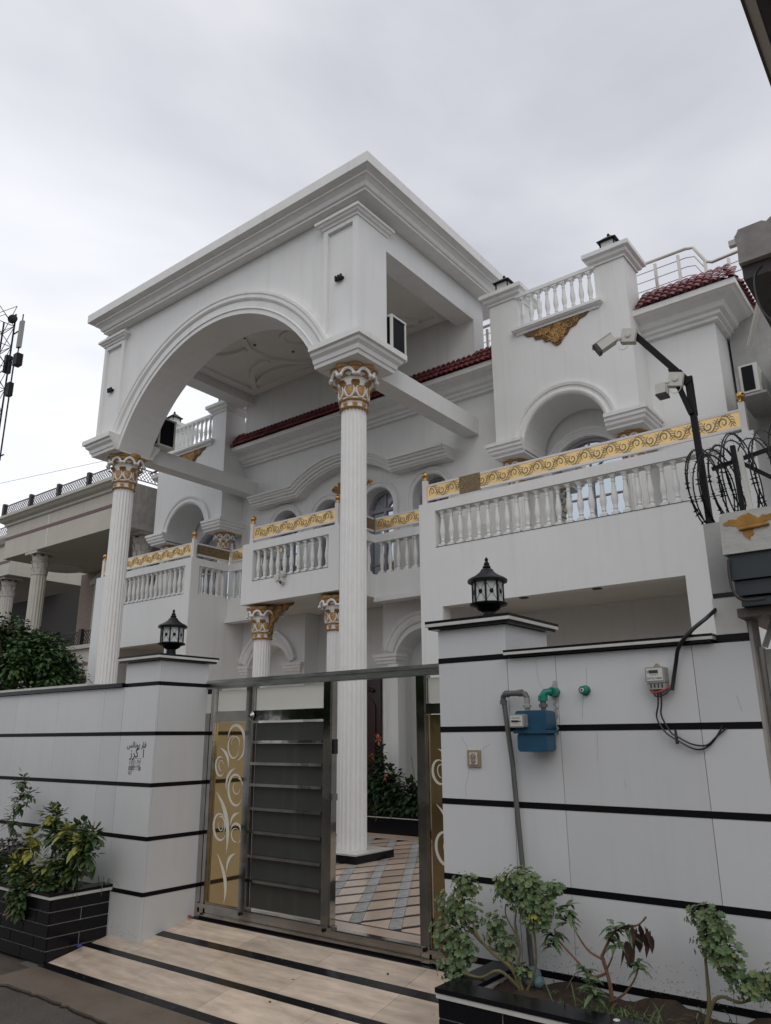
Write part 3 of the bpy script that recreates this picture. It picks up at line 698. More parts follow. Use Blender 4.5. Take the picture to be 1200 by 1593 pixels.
def block(x0, x1, sx):
    y0, y1 = 7.19, 7.88
    b = MB(); f = .085; zt, zp = 9.02, 8.90
    # four sided block with a recessed panel in its front
    b.poly([(x0, y0, 6.9), (x0+f, y0, 6.9), (x0+f, y0, zt), (x0, y0, zt)]); b.poly([(x1-f, y0, 6.9), (x1, y0, 6.9), (x1, y0, zt), (x1-f, y0, zt)])
    b.poly([(x0+f, y0, zp), (x1-f, y0, zp), (x1-f, y0, zt), (x0+f, y0, zt)])
    d = .055; b.poly([(x0+f, y0+d, 6.9), (x1-f, y0+d, 6.9), (x1-f, y0+d, zp), (x0+f, y0+d, zp)])
    for xx in (x0+f, x1-f): b.poly([(xx, y0, 6.9), (xx, y0+d, 6.9), (xx, y0+d, zp), (xx, y0, zp)])
    b.poly([(x0+f, y0, zp), (x1-f, y0, zp), (x1-f, y0+d, zp), (x0+f, y0+d, zp)])
    for xx in (x0, x1): b.poly([(xx, y0, 6.9), (xx, y1, 6.9), (xx, y1, 9.22), (xx, y0, 9.22)])
    b.poly([(x0, y1, 6.9), (x1, y1, 6.9), (x1, y1, 9.22), (x0, y1, 9.22)]); b.poly([(x0, y0, zt), (x1, y0, zt), (x1, y0, 9.22), (x0, y0, 9.22)])
    P('corner_block', b, WHITE)
    b = MB(); b.sweep(rect_path(x0, x1, y0, y1, 8.97), Z3, [(0, 0), (.02, 0), (.03, .03), (.06, .045), (.075, .075), (.10, .08), (.10, .125), (0, .125)], True); P('block_cap', b, TRIM)
def pedestal(x0, x1, y1=7.88):
    pth = [(x0, 7.2, 6.675), (x1, 7.2, 6.675), (x1, y1, 6.675), (x0, y1, 6.675)] if x1 > -8 else [(x1, y1, 6.675), (x0, y1, 6.675), (x0, 7.2, 6.675), (x1, 7.2, 6.675)]
    b = MB(); b.sweep(pth, Z3, [(0, 0), (.07, 0), (.08, .05), (.10, .06), (.115, .12), (.16, .16), (.17, .20), (.21, .215), (.21, .30), (0, .30)])
    b.box(x0-.001, x1+.001, 7.199, y1+.001, 6.672, 6.975); P('pedestal', b, TRIM)
block(-6.70, -6.04, 1); block(-12.47, -11.82, -1)
pedestal(-6.775, -6.04); pedestal(-12.36, -11.70)
# roof: soffit, cornice, top
RX0, RX1, RY0, RY1 = -12.27, -5.93, 7.21, 11.3
ROOFP = [(-.02, 0), (.13, 0), (.13, .03), (.16, .045), (.185, .10), (.235, .145), (.26, .15), (.26, .185), (.30, .20), (.335, .21), (.36, .215), (.36, .38), (-.02, .38)]
b = MB(); b.sweep([(RX0, RY1, 9.22), (RX0, RY0, 9.22), (RX1, RY0, 9.22), (RX1, RY1, 9.22)], Z3, ROOFP); P('roof_cornice', b, TRIM)
b = MB(); b.box(RX0+.01, RX1-.01, RY0+.01, RY1, 9.224, 9.597); P('roof_slab', b, WHITE)
# side beams, ceiling and its relief
b = MB(); b.box(-6.40, -6.042, 7.87, 10.42, 8.73, 9.215); P('side_beam', b, WHITE)
b = MB(); b.box(-12.12, -11.75, 7.87, 10.42, 8.73, 9.215); P('side_beam', b, WHITE)
b = MB(); b.box(-11.75, -6.40, 7.87, 10.42, 8.93, 9.215); P('ceiling', b, SOFFIT)
ccx, ccy, zc = -9.2, 9.13, 8.93
def flat(pts, cl=False, w_=.07, h_=.05):
    b = MB(); b.sweep([(p[0], p[1], zc) for p in pts], (0, 0, -1), [(-w_, -.01), (-w_+.012, h_), (w_-.012, h_), (w_, -.01)], cl); P('ceiling_moulding', b, SOFFIT)
flat([(ccx+1.0*math.cos(t*math.pi/24), ccy+.92*math.sin(t*math.pi/24)) for t in range(48)], True, .06, .055)
flat([(ccx+.25*math.cos(t*math.pi/10), ccy+.25*math.sin(t*math.pi/10)) for t in range(20)], True, .05, .04)
flat([(-11.55, 10.24), (-11.55, 8.06), (-6.6, 8.06), (-6.6, 10.24)], True, .10, .045)
for sx in (-1, 1):      # curved ribs springing from the corners
    for sy in (-1, 1):
        flat([(ccx+sx*(1.02+1.15*t), ccy+sy*(.28+.70*t-.22*math.sin(math.pi*t))) for t in [k/10 for k in range(11)]], False, .07, .060+.006*(sy > 0))
        flat([(ccx+sx*(.45+1.5*t), ccy+sy*(.95-.30*math.sin(math.pi*t*.9))) for t in [k/10 for k in range(11)]], False, .05, .070+.006*(sx > 0))
for p in ((-9.74, 8.22), (-9.9, 8.5), (-9.95, 8.8), (-9.56, 9.45), (-9.2, 9.6), (-8.8, 9.7), (-8.4, 9.6)):
    b = MB(); b.lathe([(.03, 0), (.03, .012)], (p[0], p[1], 8.872), 10); P('downlight', b, DKBROWN)
# beams from the columns to the facade
for xc in (-6.38, -12.0):
    b = MB(); b.box(xc-.15, xc+.15, 7.9, FY, 6.69, 7.0); P('tie_beam', b, WHITE)
# columns ---------------------------------------------------------------
def lobed(R0, z, amp, n=8, seg=64):
    return [(R0*(1-amp*(1-abs(math.cos(n/2*2*math.pi*k/seg/1.0)))**1.0)*math.cos(2*math.pi*k/seg), R0*(1-amp*(1-abs(math.cos(n/2*2*math.pi*k/seg))))*math.sin(2*math.pi*k/seg), z) for k in range(seg)]
def make_capital(root, z0, s, short=False):
    """gilded composite capital; z0 = bottom, s = scale; about 0.64*s high"""
    V = lambda x_, y_, z_: Vector((x_*s, y_*s, z0+z_*s))
    cap = MB(); cap.lathe([(r*s, z*s) for r, z in [(.185, .0), (.187, .10), (.20, .12), (.205, .22), (.215, .34), (.235, .40), (.215, .42), (.20, .44), (.21, .47), (.25, .50), (.25, .64)]], (0, 0, z0), 32)
    co = cap.build('capital', FLUTE, root, smooth=True)
    rings = MB()
    for zz, rr_ in ((.01, .203), (.125, .213)):
        rings.lathe([(r*s, z*s) for r, z in [(.185, zz-.018), (rr_, zz-.012), (rr_+.008, zz), (rr_, zz+.012), (.185, zz+.02)]], (0, 0, z0), 28)
    rings.build('gilt_ring', GOLDP, co, smooth=True)
    # rosettes on the band
    ro = MB()
    for k in range(8):
        t = 2*math.pi*k/8; d = Vector((math.cos(t), math.sin(t), 0))
        ro.lathe([(.042*s, 0), (.040*s, .012*s), (.02*s, .014*s), (.014*s, .022*s), (.004*s, .024*s)], V(d.x*.183, d.y*.183, .068), 10, d)
    ro.build('rosette', GOLDP, co, smooth=True)
    ov = MB(); rim = MB(); lf = MB()
    for k in range(8):
        t = 2*math.pi*(k+.5)/8; d = Vector((math.cos(t), math.sin(t), 0)); sd = Vector((-d.y, d.x, 0))
        def egg(sx, sz, n=16): return [(sx*math.sin(2*math.pi*i/n)*(1-.28*math.cos(2*math.pi*i/n)), -sz*math.cos(2*math.pi*i/n)) for i in range(n)]
        def mp2(u_, v_, out_):
            ang = t+u_/.21; rr_ = .206+.05*max(0, (v_+.01))*.6+out_
            return V(rr_*math.cos(ang), rr_*math.sin(ang), .245+v_)
        e1 = egg(.050, .080); ov.add([mp2(u_, v_, .012) for u_, v_ in e1]+[mp2(0, 0, .03)], [(i, (i+1) % 16, 16) for i in range(16)])
        rim.tube([mp2(u_, v_, .01) for u_, v_ in egg(.064, .094)], .0115*s, 5, True)
        # gilded leaf curling out between the eggs
        t2 = 2*math.pi*k/8; d2 = Vector((math.cos(t2), math.sin(t2), 0)); s2 = Vector((-d2.y, d2.x, 0))
        prof = [(.215, .26, .02), (.225, .31, .05), (.245, .35, .062), (.285, .375, .055), (.315, .37, .03)]
        vs_ = []
        for r_, z_, w_ in prof: vs_ += [V(*(d2*r_+s2*w_).to_2d(), z_), V(*(d2*(r_-.012)).to_2d(), z_), V(*(d2*r_-s2*w_).to_2d(), z_)]
        lf.add(vs_, [(3*i+j, 3*i+j+1, 3*i+j+4, 3*i+j+3) for i in range(4) for j in range(2)])
    tri = MB()
    for k in range(8):
        t = 2*math.pi*k/8
        vs_ = []
        for u_, z_, o_ in ((-.035, .165, .0), (.035, .165, .0), (0, .235, .0), (0, .185, .014)):
            a_ = t+u_/.21; rr_ = .2085+.03*max(0, z_-.2)+o_; vs_.append(V(rr_*math.cos(a_), rr_*math.sin(a_), z_))
        tri.add(vs_, [(0, 1, 3), (1, 2, 3), (2, 0, 3)])
    tri.build('gilt_point', GOLDP, co)
    ov.build('gilt_oval', GOLDP, co, smooth='all'); rim.build('oval_rim', FLUTE, co, smooth=True); lf.build('gilt_leaf', GOLDP, co)
    # scalloped gilt abacus flaring upwards, white volutes between the lobes
    ab = MB(); lv = [lobed(r*s, z0+z*s, a_) for r, z, a_ in ((.235, .47, .10), (.27, .52, .14), (.30, .53, .15), (.31, .575, .16), (.335, .585, .16), (.35, .64, .16))]
    vs_ = [p for l_ in lv for p in l_]; sg = 64
    ab.add(vs_, [(i*sg+k, i*sg+(k+1) % sg, (i+1)*sg+(k+1) % sg, (i+1)*sg+k) for i in range(5) for k in range(sg)]+[tuple(range(sg-1, -1, -1)), tuple(range(5*sg, 6*sg))])
    ab.build('abacus', GOLDP, co, smooth=True)
    vo = MB()
    for k in range(8):
        t = 2*math.pi*(k+.5)/8
        pts = []; rs_ = []
        for i in range(13):
            u_ = -.095+.19*i/12; v_ = .555-.0*i-.10*abs((i-6)/6)**2.2; rr_ = .295+.03*abs((i-6)/6)
            an = t+u_/.30; pts.append(V(rr_*math.cos(an), rr_*math.sin(an), v_)); rs_.append((.026-.007*abs((i-6)/6))*s)
        vo.tube(pts, rs_, 6)
        for e_ in (0, -1): vo.ball(pts[e_], .036*s, 10, 7, .8)
    vo.build('volute', FLUTE, co, smooth=True)
    return co
def make_shaft(root, z0, z1, r0, r1, n=20):
    b = MB(); prof = [(0, 1), (.16, 1), (.28, .915), (.58, .885), (.88, .915)]
    rg = []
    for z, r_ in ((z0, r0), (z0+.04, r0), ((z0+z1)/2, (r0+r1)/2), (z1, r1)):
        for k in range(n):
            for u_, q_ in prof: an = 2*math.pi*(k+u_)/n; rg.append((r_*q_*math.cos(an), r_*q_*math.sin(an), z))
    m_ = n*len(prof)
    b.add(rg, [(i*m_+k, i*m_+(k+1) % m_, (i+1)*m_+(k+1) % m_, (i+1)*m_+k) for i in range(3) for k in range(m_)])
    return b.build('shaft', FLUTE, root)
c1 = thing('portico_column', 'tall fluted white column with a gilded capital standing behind the open gate', 'column', (0, 0, 0), 'portico columns')
make_shaft(c1, .10, 5.80, .182, .178); make_capital(c1, 5.79, 1.0)
b = MB(); b.box(-.36, .36, -.36, .36, 0, .085); pl_ = b.build('plinth', GRANITE, c1)
b = MB(); b.box(-.345, .345, -.345, .345, .085, .102); b.build('plinth_top', WSTRIP, pl_)
c1.location = (-6.38, 7.54, .25)
dup(c1, (-11.98, 7.58, .25), 0, 'tall fluted white column with a gilded capital rising behind the left boundary wall')
c2 = thing('porch_column', 'fluted porch column with gilded capital below the left end of the middle balcony', 'column', (0, 0, 0), 'porch columns')
make_shaft(c2, 0, 3.06, .155, .152); make_capital(c2, 3.05, .86)
c2.location = (-9.98, 9.32, .25)
dup(c2, (-8.24, 9.32, .25), 0, 'fluted porch column with gilded capital just left of the tall portico column')
c3 = thing('tower_column', 'gilded capital column carrying the right leg of the right tower arch', 'column', (0, 0, 0), 'tower columns')
make_shaft(c3, 0, 1.50, .125, .122, 16); make_capital(c3, 1.49, .67)
c3.location = (-3.47, 10.48, 3.98)
for p, l in (((-5.40, 10.48, 3.98), 'gilded capital column carrying the left leg of the right tower arch'),
             ((-12.55, 10.48, 3.98), 'gilded capital column carrying the right leg of the left tower arch'),
             ((-14.40, 10.48, 3.98), 'gilded capital column carrying the left leg of the left tower arch')): dup(c3, p, 0, l)
# gilt calligraphy on the facade below the hood
def text(s_, size, loc, rot, m, name, parent=None, ext=.0, label=None, cat=None, font=None):
    cu = bpy.data.curves.new(name, 'FONT'); cu.body = s_; cu.size = size; cu.extrude = ext; cu.offset = .0010 if m in (INK, INKG) and size > .03 else 0; cu.align_x = 'CENTER'
    o = bpy.data.objects.new(name, cu); COL.objects.link(o); cu.materials.append(m)
    o.rotation_euler = rot
    if parent: o.parent = parent; o.location = Vector(loc)-WL[parent.name]
    else: o.location = loc
    bpy.context.view_layer.update()
    me = bpy.data.meshes.new_from_object(o, preserve_all_data_layers=False, depsgraph=bpy.context.evaluated_depsgraph_get())
    q_ = bpy.data.objects.new(name, me); COL.objects.link(q_); q_.rotation_euler = rot; q_.location = o.location
    if parent: q_.parent = parent
    bpy.data.objects.remove(o); bpy.data.curves.remove(cu); q_.name = name
    if not me.materials: me.materials.append(m)
    if label: q_['label'] = label; q_['category'] = cat
    return q_
text('\uFEEA\uFEE0\uFEDF\uFE8D\uFE80\uFE8E\uFEB7\uFE8E\uFEE3', .285, (-9.10, FY-.045, 6.27), (rad(90), 0, 0), GOLDM, 'gilt_lettering', None, .03, 'gilt lettering on the facade wall, half hidden by the tall column', 'lettering')

# ================================================================== GOLD RAILINGS ON THE BALCONIES
def scroll_mesh():
    b = MB()
    def sp(cx, cz_, r0, a0, turns, w0, sg=1):
        pts = []; ws = []
        for i in range(19):
            t = i/18; an = a0+sg*turns*2*math.pi*t; r = r0*(1-.80*t)
            pts.append((cx+math.cos(an)*r, 0, cz_+math.sin(an)*r)); ws.append(w0*(.5+.9*math.sin(math.pi*min(1, t*1.15+.05))))
        b.ribbon(pts, ws, (0, -1, 0), .004)
    sp(-.045, .0, .052, 2.2, 1.3, .010)
    b.ribbon([(-.08, 0, -.04), (-.05, 0, -.066), (-.01, 0, -.062), (.02, 0, -.03), (.045, 0, .015), (.065, 0, .05), (.088, 0, .062)], [.004, .009, .012, .011, .009, .006, .001], (0, -1, 0), .004)
    for x_, z_, a_, l_ in ((.0, -.05, -.35, .05), (.015, -.035, -.1, .06), (.028, -.015, .15, .058), (.04, .005, .35, .052), (.05, .025, .2, .04), (.03, -.01, 1.9, .045), (.045, .02, 2.1, .04), (-.02, -.062, -.5, .035), (-.075, -.03, 2.6, .022)):
        b.ribbon([(x_, 0, z_), (x_+l_*.5*math.cos(a_-.3), 0, z_+l_*.5*math.sin(a_-.3)), (x_+l_*.85*math.cos(a_), 0, z_+l_*.85*math.sin(a_)), (x_+l_*math.cos(a_+.2), 0, z_+l_*math.sin(a_+.2))], [.003, .008, .006, .001], (0, -1, 0), .004)
    return b.mesh('scroll', SCROLL)
SCM = scroll_mesh()
def gold_railing(p0, p1, label, z0=5.075, h=.25, posts=(True, True), plate=GOLDPLATE, dark=None):
    p0 = Vector((*p0, 0)); p1 = Vector((*p1, 0)); L_ = (p1-p0).length; an = math.atan2(p1.y-p0.y, p1.x-p0.x)
    t = thing('gold_railing', label, 'railing', (0, 0, 0), 'gold railings on the balconies')
    b = MB(); b.box(.03, L_-.03, -.012, .012, z0+.03-5, z0+h-.03-5); b.build('panel', plate, t)
    b = MB(); b.box(.03, L_-.03, -.018, .018, z0-5, z0+.03-5); b.box(.03, L_-.03, -.018, .018, z0+h-.03-5, z0+h-5); b.build('rail', PINKW, t)
    n = max(2, int(L_/.178))
    for i in range(n):
        o = inst('scroll', SCM, t, (.09+(L_-.18)*(i+.5)/n, -.0125 if not dark or not dark[0]-.05 < .09+(L_-.18)*(i+.5)/n < dark[1]+.05 else -.019, z0+h/2-5), 0, (1.02, 1, 1.25 if i % 2 else -1.25))
    if dark:
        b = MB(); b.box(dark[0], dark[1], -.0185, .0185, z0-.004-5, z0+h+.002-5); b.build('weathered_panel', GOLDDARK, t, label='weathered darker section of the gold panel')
    for k, on in enumerate(posts):
        if not on: continue
        xx = 0 if k == 0 else L_
        b = MB(); b.box(xx-.036, xx+.036, -.036, .036, 0, .40); po_ = b.build('post', PINKW, t)
        b = MB(); b.lathe([(.03, .40), (.046, .405), (.046, .42), (.022, .43), (.022, .445)], (xx, 0, 0), 14); b.ball((xx, 0, .49), .052, 14, 10); b.build('finial', GOLDM, po_, smooth=True)
    t.location = (p0.x, p0.y, 5.0); t.rotation_euler = (0, 0, an)
    return t
gold_railing((-6.26, 9.1), (-1.70, 9.1), 'long gold scroll railing on the right balcony behind the camera pole', dark=(.62, .98))
gold_railing((-10.10, 9.1), (-8.04, 9.1), 'gold scroll railing on the middle balcony left of the tall column')
gold_railing((-14.85, 9.1), (-11.78, 9.1), 'gold scroll railing on the left balcony behind the left portico column')
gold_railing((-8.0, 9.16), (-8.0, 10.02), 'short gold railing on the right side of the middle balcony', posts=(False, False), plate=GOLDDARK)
gold_railing((-8.0, 10.04), (-6.34, 10.04), 'gold railing set back between the middle and right balconies', posts=(False, False))
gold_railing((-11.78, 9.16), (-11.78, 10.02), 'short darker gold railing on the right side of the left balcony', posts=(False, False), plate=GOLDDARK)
gold_railing((-11.76, 10.04), (-10.26, 10.04), 'gold railing set back between the left and middle balconies', posts=(False, False))

# ================================================================== LANTERNS
def gate_lantern():
    t = thing('lantern', 'black eight sided lantern on the right gate pillar', 'lantern', (0, 0, 0), 'lanterns on the gate pillars')
    b = MB(); b.lathe([(.075, 0), (.075, .02), (.055, .03), (.05, .08), (.09, .10), (.10, .115), (.148, .128), (.152, .14), (.135, .147), (.12, .15)], seg=16); b.build('base', IRON, t, smooth=True)
    b = MB(); b.lathe([(.135, .293), (.158, .296), (.160, .312), (.145, .325), (.10, .345), (.06, .372), (.045, .395), (.03, .40), (.034, .412), (.022, .425), (.024, .435), (.010, .455), (.016, .468), (.004, .485)], seg=16); b.build('roof', IRON, t, smooth=True)
    for k in range(8):
        a_ = 2*math.pi*(k+.5)/8; b = MB(); d = Vector((math.cos(a_), math.sin(a_), 0)); b.obox(d*.123+Vector((0, 0, .222)), d*.005, Vector((-d.y, d.x, 0))*.007, Vector((0, 0, .074))); b.build('bar', IRON, t)
    for k in range(8):
        a0, a1 = 2*math.pi*(k+.5)/8, 2*math.pi*(k+1.5)/8; q0 = Vector((math.cos(a0), math.sin(a0), 0))*.120; q1 = Vector((math.cos(a1), math.sin(a1), 0))*.120
        b = MB(); z0, z1 = Vector((0, 0, .15)), Vector((0, 0, .293)); b.add([q0+z0, q1+z0, q1+z1, q0+z1], [(0, 1, 2, 3)]); gp = b.build('pane', GLASSL, t)
        b = MB(); nrm = (q0+q1).normalized()*.003
        b.tube([q0+z0+nrm, q1+z1+nrm], .0015, 4); b.tube([q1+z0+nrm, q0+z1+nrm], .0015, 4); b.build('wire_cross', IRON, gp)
        b = MB(); b.lathe([(.017, 0), (.015, .005), (.002, .007)], (q0+q1)/2+(z0+z1)/2+nrm, 10, nrm); b.build('boss', IRON, gp)
    b = MB(); b.lathe([(.02, .15), (.045, .17), (.052, .21), (.035, .25), (.012, .27)], seg=12); b.build('bulb', AMBER, t, smooth=True)
    return t
l1 = gate_lantern(); l1.location = (-2.515, 4.36, 2.355); l1.scale = (.84, .84, .92)
dup(l1, (-5.88, 4.36, 2.355), rad(20), 'black eight sided lantern on the left gate pillar')
def pier_lantern():
    t = thing('lantern', 'small square black lantern on the roof pier at the right end of the right tower', 'lantern', (0, 0, 0), 'lanterns on the roof piers')
    b = MB(); b.box(-.10, .10, -.10, .10, 0, .03); b.build('base', IRON, t)
    b = MB()
    for sx in (-1, 1):
        for sy in (-1, 1): b.box(sx*.095-.008, sx*.095+.008, sy*.095-.008, sy*.095+.008, .03, .18)
    b.build('frame', IRON, t)
    b = MB(); b.box(-.09, .09, -.09, .09, .035, .178); b.build('glass', GLASSL, t)
    b = MB(); s2 = math.sqrt(2); b.lathe([(.13*s2, .178), (.135*s2, .19), (.10*s2, .215), (.05*s2, .26), (.02*s2, .285), (.02, .29), (.025, .31), (.005, .335)], seg=4, flat=1); b.build('roof', IRON, t)
    return t
pl = pier_lantern(); pl.location = (-3.46, 10.30, 8.845); pl.scale = (1.15, 1.15, 1.25)
for p, l in (((-5.32, 10.28, 8.845), 'small square black lantern on the left pier of the right tower beside the portico cornice'),
             ((-12.53, 10.30, 8.845), 'small square black lantern on the right pier of the left tower seen through the arch'),
             ((-14.42, 10.30, 8.845), 'small square black lantern on the left pier of the left tower seen through the arch')): dup(pl, p, 0, l)

# ================================================================== STEEL GATE
GY = 4.65
gt = thing('metal_gate', 'mirror steel gate with gold panels, dark slats and an open wicket', 'gate', (-4.2, GY, .2))
def G(name, x0, x1, z0, z1, m=STEEL, d0=-.03, d1=.03, parent=None):
    b = MB(); b.box(x0, x1, GY+d0, GY+d1, z0, z1); return b.build(name, m, parent or gt)
def channel(name, x0, x1, z0, z1, m=STEEL):     # hollow section with stepped edges
    b = MB(); b.box(x0, x1, GY-.03, GY+.03, z0, z1)
    if (x1-x0) > (z1-z0):
        b.box(x0, x1, GY-.042, GY-.0305, z0+(z1-z0)*.62, z1-.006); b.box(x0, x1, GY-.038, GY-.0305, z0+.004, z0+(z1-z0)*.25)
    else: b.box(x0+.012, x1-.012, GY-.04, GY-.0305, z0, z1)
    return b.build(name, m, gt)
STEELR = mat('reflection_streak_steel', (0.52, 0.52, 0.48), 0.26, 1.0, var=0.45, vscale=4, stretch=(1, 1, 6))  # streaky noise paints broken reflections into the top rail's colour
channel('top_rail', -5.65, -2.75, 2.072, 2.150, STEELR)
channel('bottom_rail', -5.62, -4.10, .215, .318, STEELD); channel('bottom_rail', -4.10, -2.75, .215, .300, STEELD)
channel('frame_post', -5.585, -5.522, .22, 2.07); channel('frame_post', -5.120, -5.020, .32, 2.07, STEELD)
channel('meeting_post', -4.212, -4.118, .30, 2.07); channel('meeting_post', -3.305, -3.215, .21, 2.07)
G('wall_channel', -5.655, -5.595, .2, 1.86, STEELD, -.03, .06)
G('hinge_bar', -5.655, -5.59, 2.03, 2.14, IRON, -.02, .02)
G('cross_rail', -5.522, -5.120, 1.780, 1.872, STEELD); G('cross_rail', -5.020, -4.212, 1.784, 1.868)
G('white_panel', -5.518, -5.124, 1.876, 2.055, FROST, -.006, .006); G('white_panel', -5.016, -4.216, 1.872, 2.06, FROST, -.006, .006)
G('white_panel', -3.21, -2.75, 1.876, 2.055, FROST, -.006, .006); G('cross_rail', -3.215, -2.75, 1.80, 1.872)
gp1 = G('gold_panel', -5.520, -5.122, .32, 1.778, GATEGOLD, -.008, .008)
gp2 = G('gold_panel', -3.205, -2.75, .30, 1.795, GATEGOLD, -.008, .008)
G('wicket_catch', -4.115, -4.10, 1.52, 1.63, BLACKP, -.02, .02); G('wicket_catch', -4.118, -4.098, 1.18, 1.23, STEELD, -.04, .02)
lz = [1.778, 1.610, 1.436, 1.268, 1.083, .903, .722, .540, .325]
for k in range(8):
    G('slat_panel', -5.012, -4.222, lz[k+1]+.012, lz[k]-.012, SMOKED, .0, .008)
    if k: G('slat_rail', -5.025, -4.215, lz[k]-.010, lz[k]+.012, STEEL, -.045, .006)
b = MB()
for k in range(5): b.lathe([(.040-.006*k, -.004*k), (.036-.006*k, -.004*k-.003)], (-5.04, GY-.04, 1.825), 14, (0, 1, 0))
b.build('boss', STEEL, gt)
for xx in (-5.07, -4.165, -3.26):
    b = MB(); b.lathe([(.014, 0), (.014, .012)], (xx, GY-.055, .29), 10, (0, 1, 0)); b.build('bolt', IRON, gt)
def etch(panel, ox):
    """white crescents and spirals engraved on the gold panel; px units of the drawing"""
    def T(x_, y_):
        t = (y_-525)/1395; xn = (x_-(240-75*t))/(235+5*t); return (ox+xn*.398, GY-.009, 1.778-t*1.458)
    eb = MB()
    def arc(cx_, cy_, rx, ry, a0, a1, w, n=20):
        pts = []; ws = []
        for i in range(n+1):
            u_ = i/n; a_ = rad(a0+(a1-a0)*u_); pts.append(T(cx_+rx*math.cos(a_), cy_-ry*math.sin(a_))); ws.append(max(.0012, w*math.sin(math.pi*u_)**.7))
        eb.ribbon(pts, ws, (0, -1, 0), .002)
    def leaf(p, w):
        n = 12; pts = []; ws = []
        for i in range(n+1):
            u_ = i/n; q = [(1-u_)**2*p[0][k]+2*u_*(1-u_)*p[1][k]+u_*u_*p[2][k] for k in (0, 1)]
            pts.append(T(*q)); ws.append(max(.001, w*math.sin(math.pi*u_)))
        eb.ribbon(pts, ws, (0, -1, 0), .002)
    arc(392, 690, 66, 140, 165, -85, .030); arc(372, 725, 42, 88, 75, 350, .014); arc(388, 690, 30, 48, 200, -60, .008)
    leaf(((268, 732), (340, 770), (330, 895)), .028)
    arc(268, 880, 36, 76, 60, 320, .020); arc(275, 875, 18, 42, 20, 300, .008)
    leaf(((388, 893), (310, 920), (312, 1065)), .026)
    arc(386, 1060, 56, 118, 30, 330, .022); arc(392, 1050, 52, 84, -40, 80, .012); arc(392, 1045, 26, 46, 100, 360, .009)
    leaf(((235, 1082), (355, 1250), (312, 1545)), .045)
    arc(265, 1350, 50, 100, 50, 325, .022); arc(272, 1335, 30, 65, -60, 130, .012); arc(270, 1340, 18, 38, 130, 400, .007)
    leaf(((415, 1230), (350, 1245), (345, 1330)), .024)
    arc(386, 1388, 42, 74, 170, -70, .020); arc(382, 1400, 30, 50, 60, 300, .010)
    leaf(((385, 1535), (315, 1560), (315, 1680)), .028)
    leaf(((243, 1555), (335, 1740), (292, 1905)), .034)
    return eb.build('etched_scroll', ETCH, panel)
etch(gp1, -5.52); etch(gp2, -3.205)

# ================================================================== METERS, BELL AND CABLES ON THE RIGHT WALL
F = WY-.001
gm = thing('gas_meter', 'blue gas meter hanging on the white wall from grey pipes', 'gas meter', (-2.09, F, 1.56))
gm.location.x += .05; gm.location.z -= .004
def rbox(mb, x0, x1, y0, y1, z0, z1, r):   # box with rounded vertical outline, seen from the front
    pts = []
    for cx_, cz_, a0 in ((x1-r, z1-r, 0), (x0+r, z1-r, 90), (x0+r, z0+r, 180), (x1-r, z0+r, 270)):
        for k in range(4): a_ = rad(a0+30*k); pts.append((cx_+r*math.cos(a_), y0, cz_+r*math.sin(a_)))
    return mb.extr(pts, (0, y1-y0, 0))
b = MB(); rbox(b, -2.185, -1.995, F-.15, F-.03, 1.675, 1.785, .02); b.build('upper_case', BLUEGAS, gm)
b = MB(); rbox(b, -2.180, -2.0, F-.145, F-.035, 1.565, 1.665, .02); b.build('lower_case', BLUEGAS, gm)
b = MB(); rbox(b, -2.195, -1.985, F-.16, F-.02, 1.662, 1.680, .005); b.build('flange', BLUEGAS, gm)
b = MB(); rbox(b, -2.195, -2.105, F-.20, F-.148, 1.695, 1.765, .008); ib = b.build('index_box', GREYP, gm)
b = MB(); b.box(-2.186, -2.114, F-.2025, F-.20, 1.702, 1.758); b.build('dial_plate', WPLAST, ib)
b = MB(); b.box(-2.180, -2.138, F-.205, F-.2025, 1.722, 1.733); b.box(-2.138, -2.122, F-.2045, F-.2025, 1.725, 1.730); b.build('counter', INK, ib)
b = MB()
for zz in (1.742, 1.748, 1.712): b.box(-2.178, -2.125, F-.2035, F-.2025, zz, zz+.002)
b.build('fine_print', INKG, ib)
for xx, dz in ((-2.135, .03), (-2.035, .02)):
    b = MB(); b.lathe([(.014, 0), (.014, .02), (.024, .02), (.024, .036), (.017, .04), (.017, .075)], (xx, F-.09, 1.782), 12); b.build('union', GREYP if xx < -2.1 else PIPE, gm, smooth=True)
pp = thing('gas_pipe', 'grey gas pipe bent down from the blue meter to the planter', 'pipe', (-2.27, F-.05, .5))
b = MB(); b.tube([(-2.259, F-.05, 1.86), (-2.226, F-.04, 1.5), (-2.2, F-.035, .95), (-2.175, F-.035, .42)], .015, 10); b.build('riser', PIPE, pp, smooth=True)
b = MB(); b.tube([(-2.258, F-.05, 1.83), (-2.260, F-.05, 1.865), (-2.245, F-.055, 1.880), (-2.20, F-.07, 1.882), (-2.12, F-.085, 1.881), (-2.096, F-.088, 1.874), (-2.086, F-.09, 1.858), (-2.085, F-.09, 1.840)], .0165, 10); b.build('elbow', PIPE, pp, smooth=True)
for p, q in (((-2.226, F-.062, 1.881), (1, -.1, 0)), ((-2.125, F-.085, 1.881), (1, 0, 0)), ((-2.259, F-.05, 1.835), (0, 0, 1))):
    b = MB(); b.lathe([(.0205, -.012), (.0205, .012)], p, 12, q); b.build('collar', PIPE, pp)
b = MB(); b.tube([(-1.945, F+.02, 1.882), (-1.945, F-.06, 1.882)], .026, 12); b.tube([(-1.95, F-.06, 1.884), (-1.972, F-.085, 1.880), (-1.984, F-.09, 1.862), (-1.985, F-.09, 1.84)], .02, 10); b.lathe([(.027, 0), (.027, .03)], (-1.985, F-.09, 1.832), 12)
solo('pipe_elbow', b, GREENF, 'green plastic elbow joining the wall to the gas meter', 'pipe fitting', smooth=True)
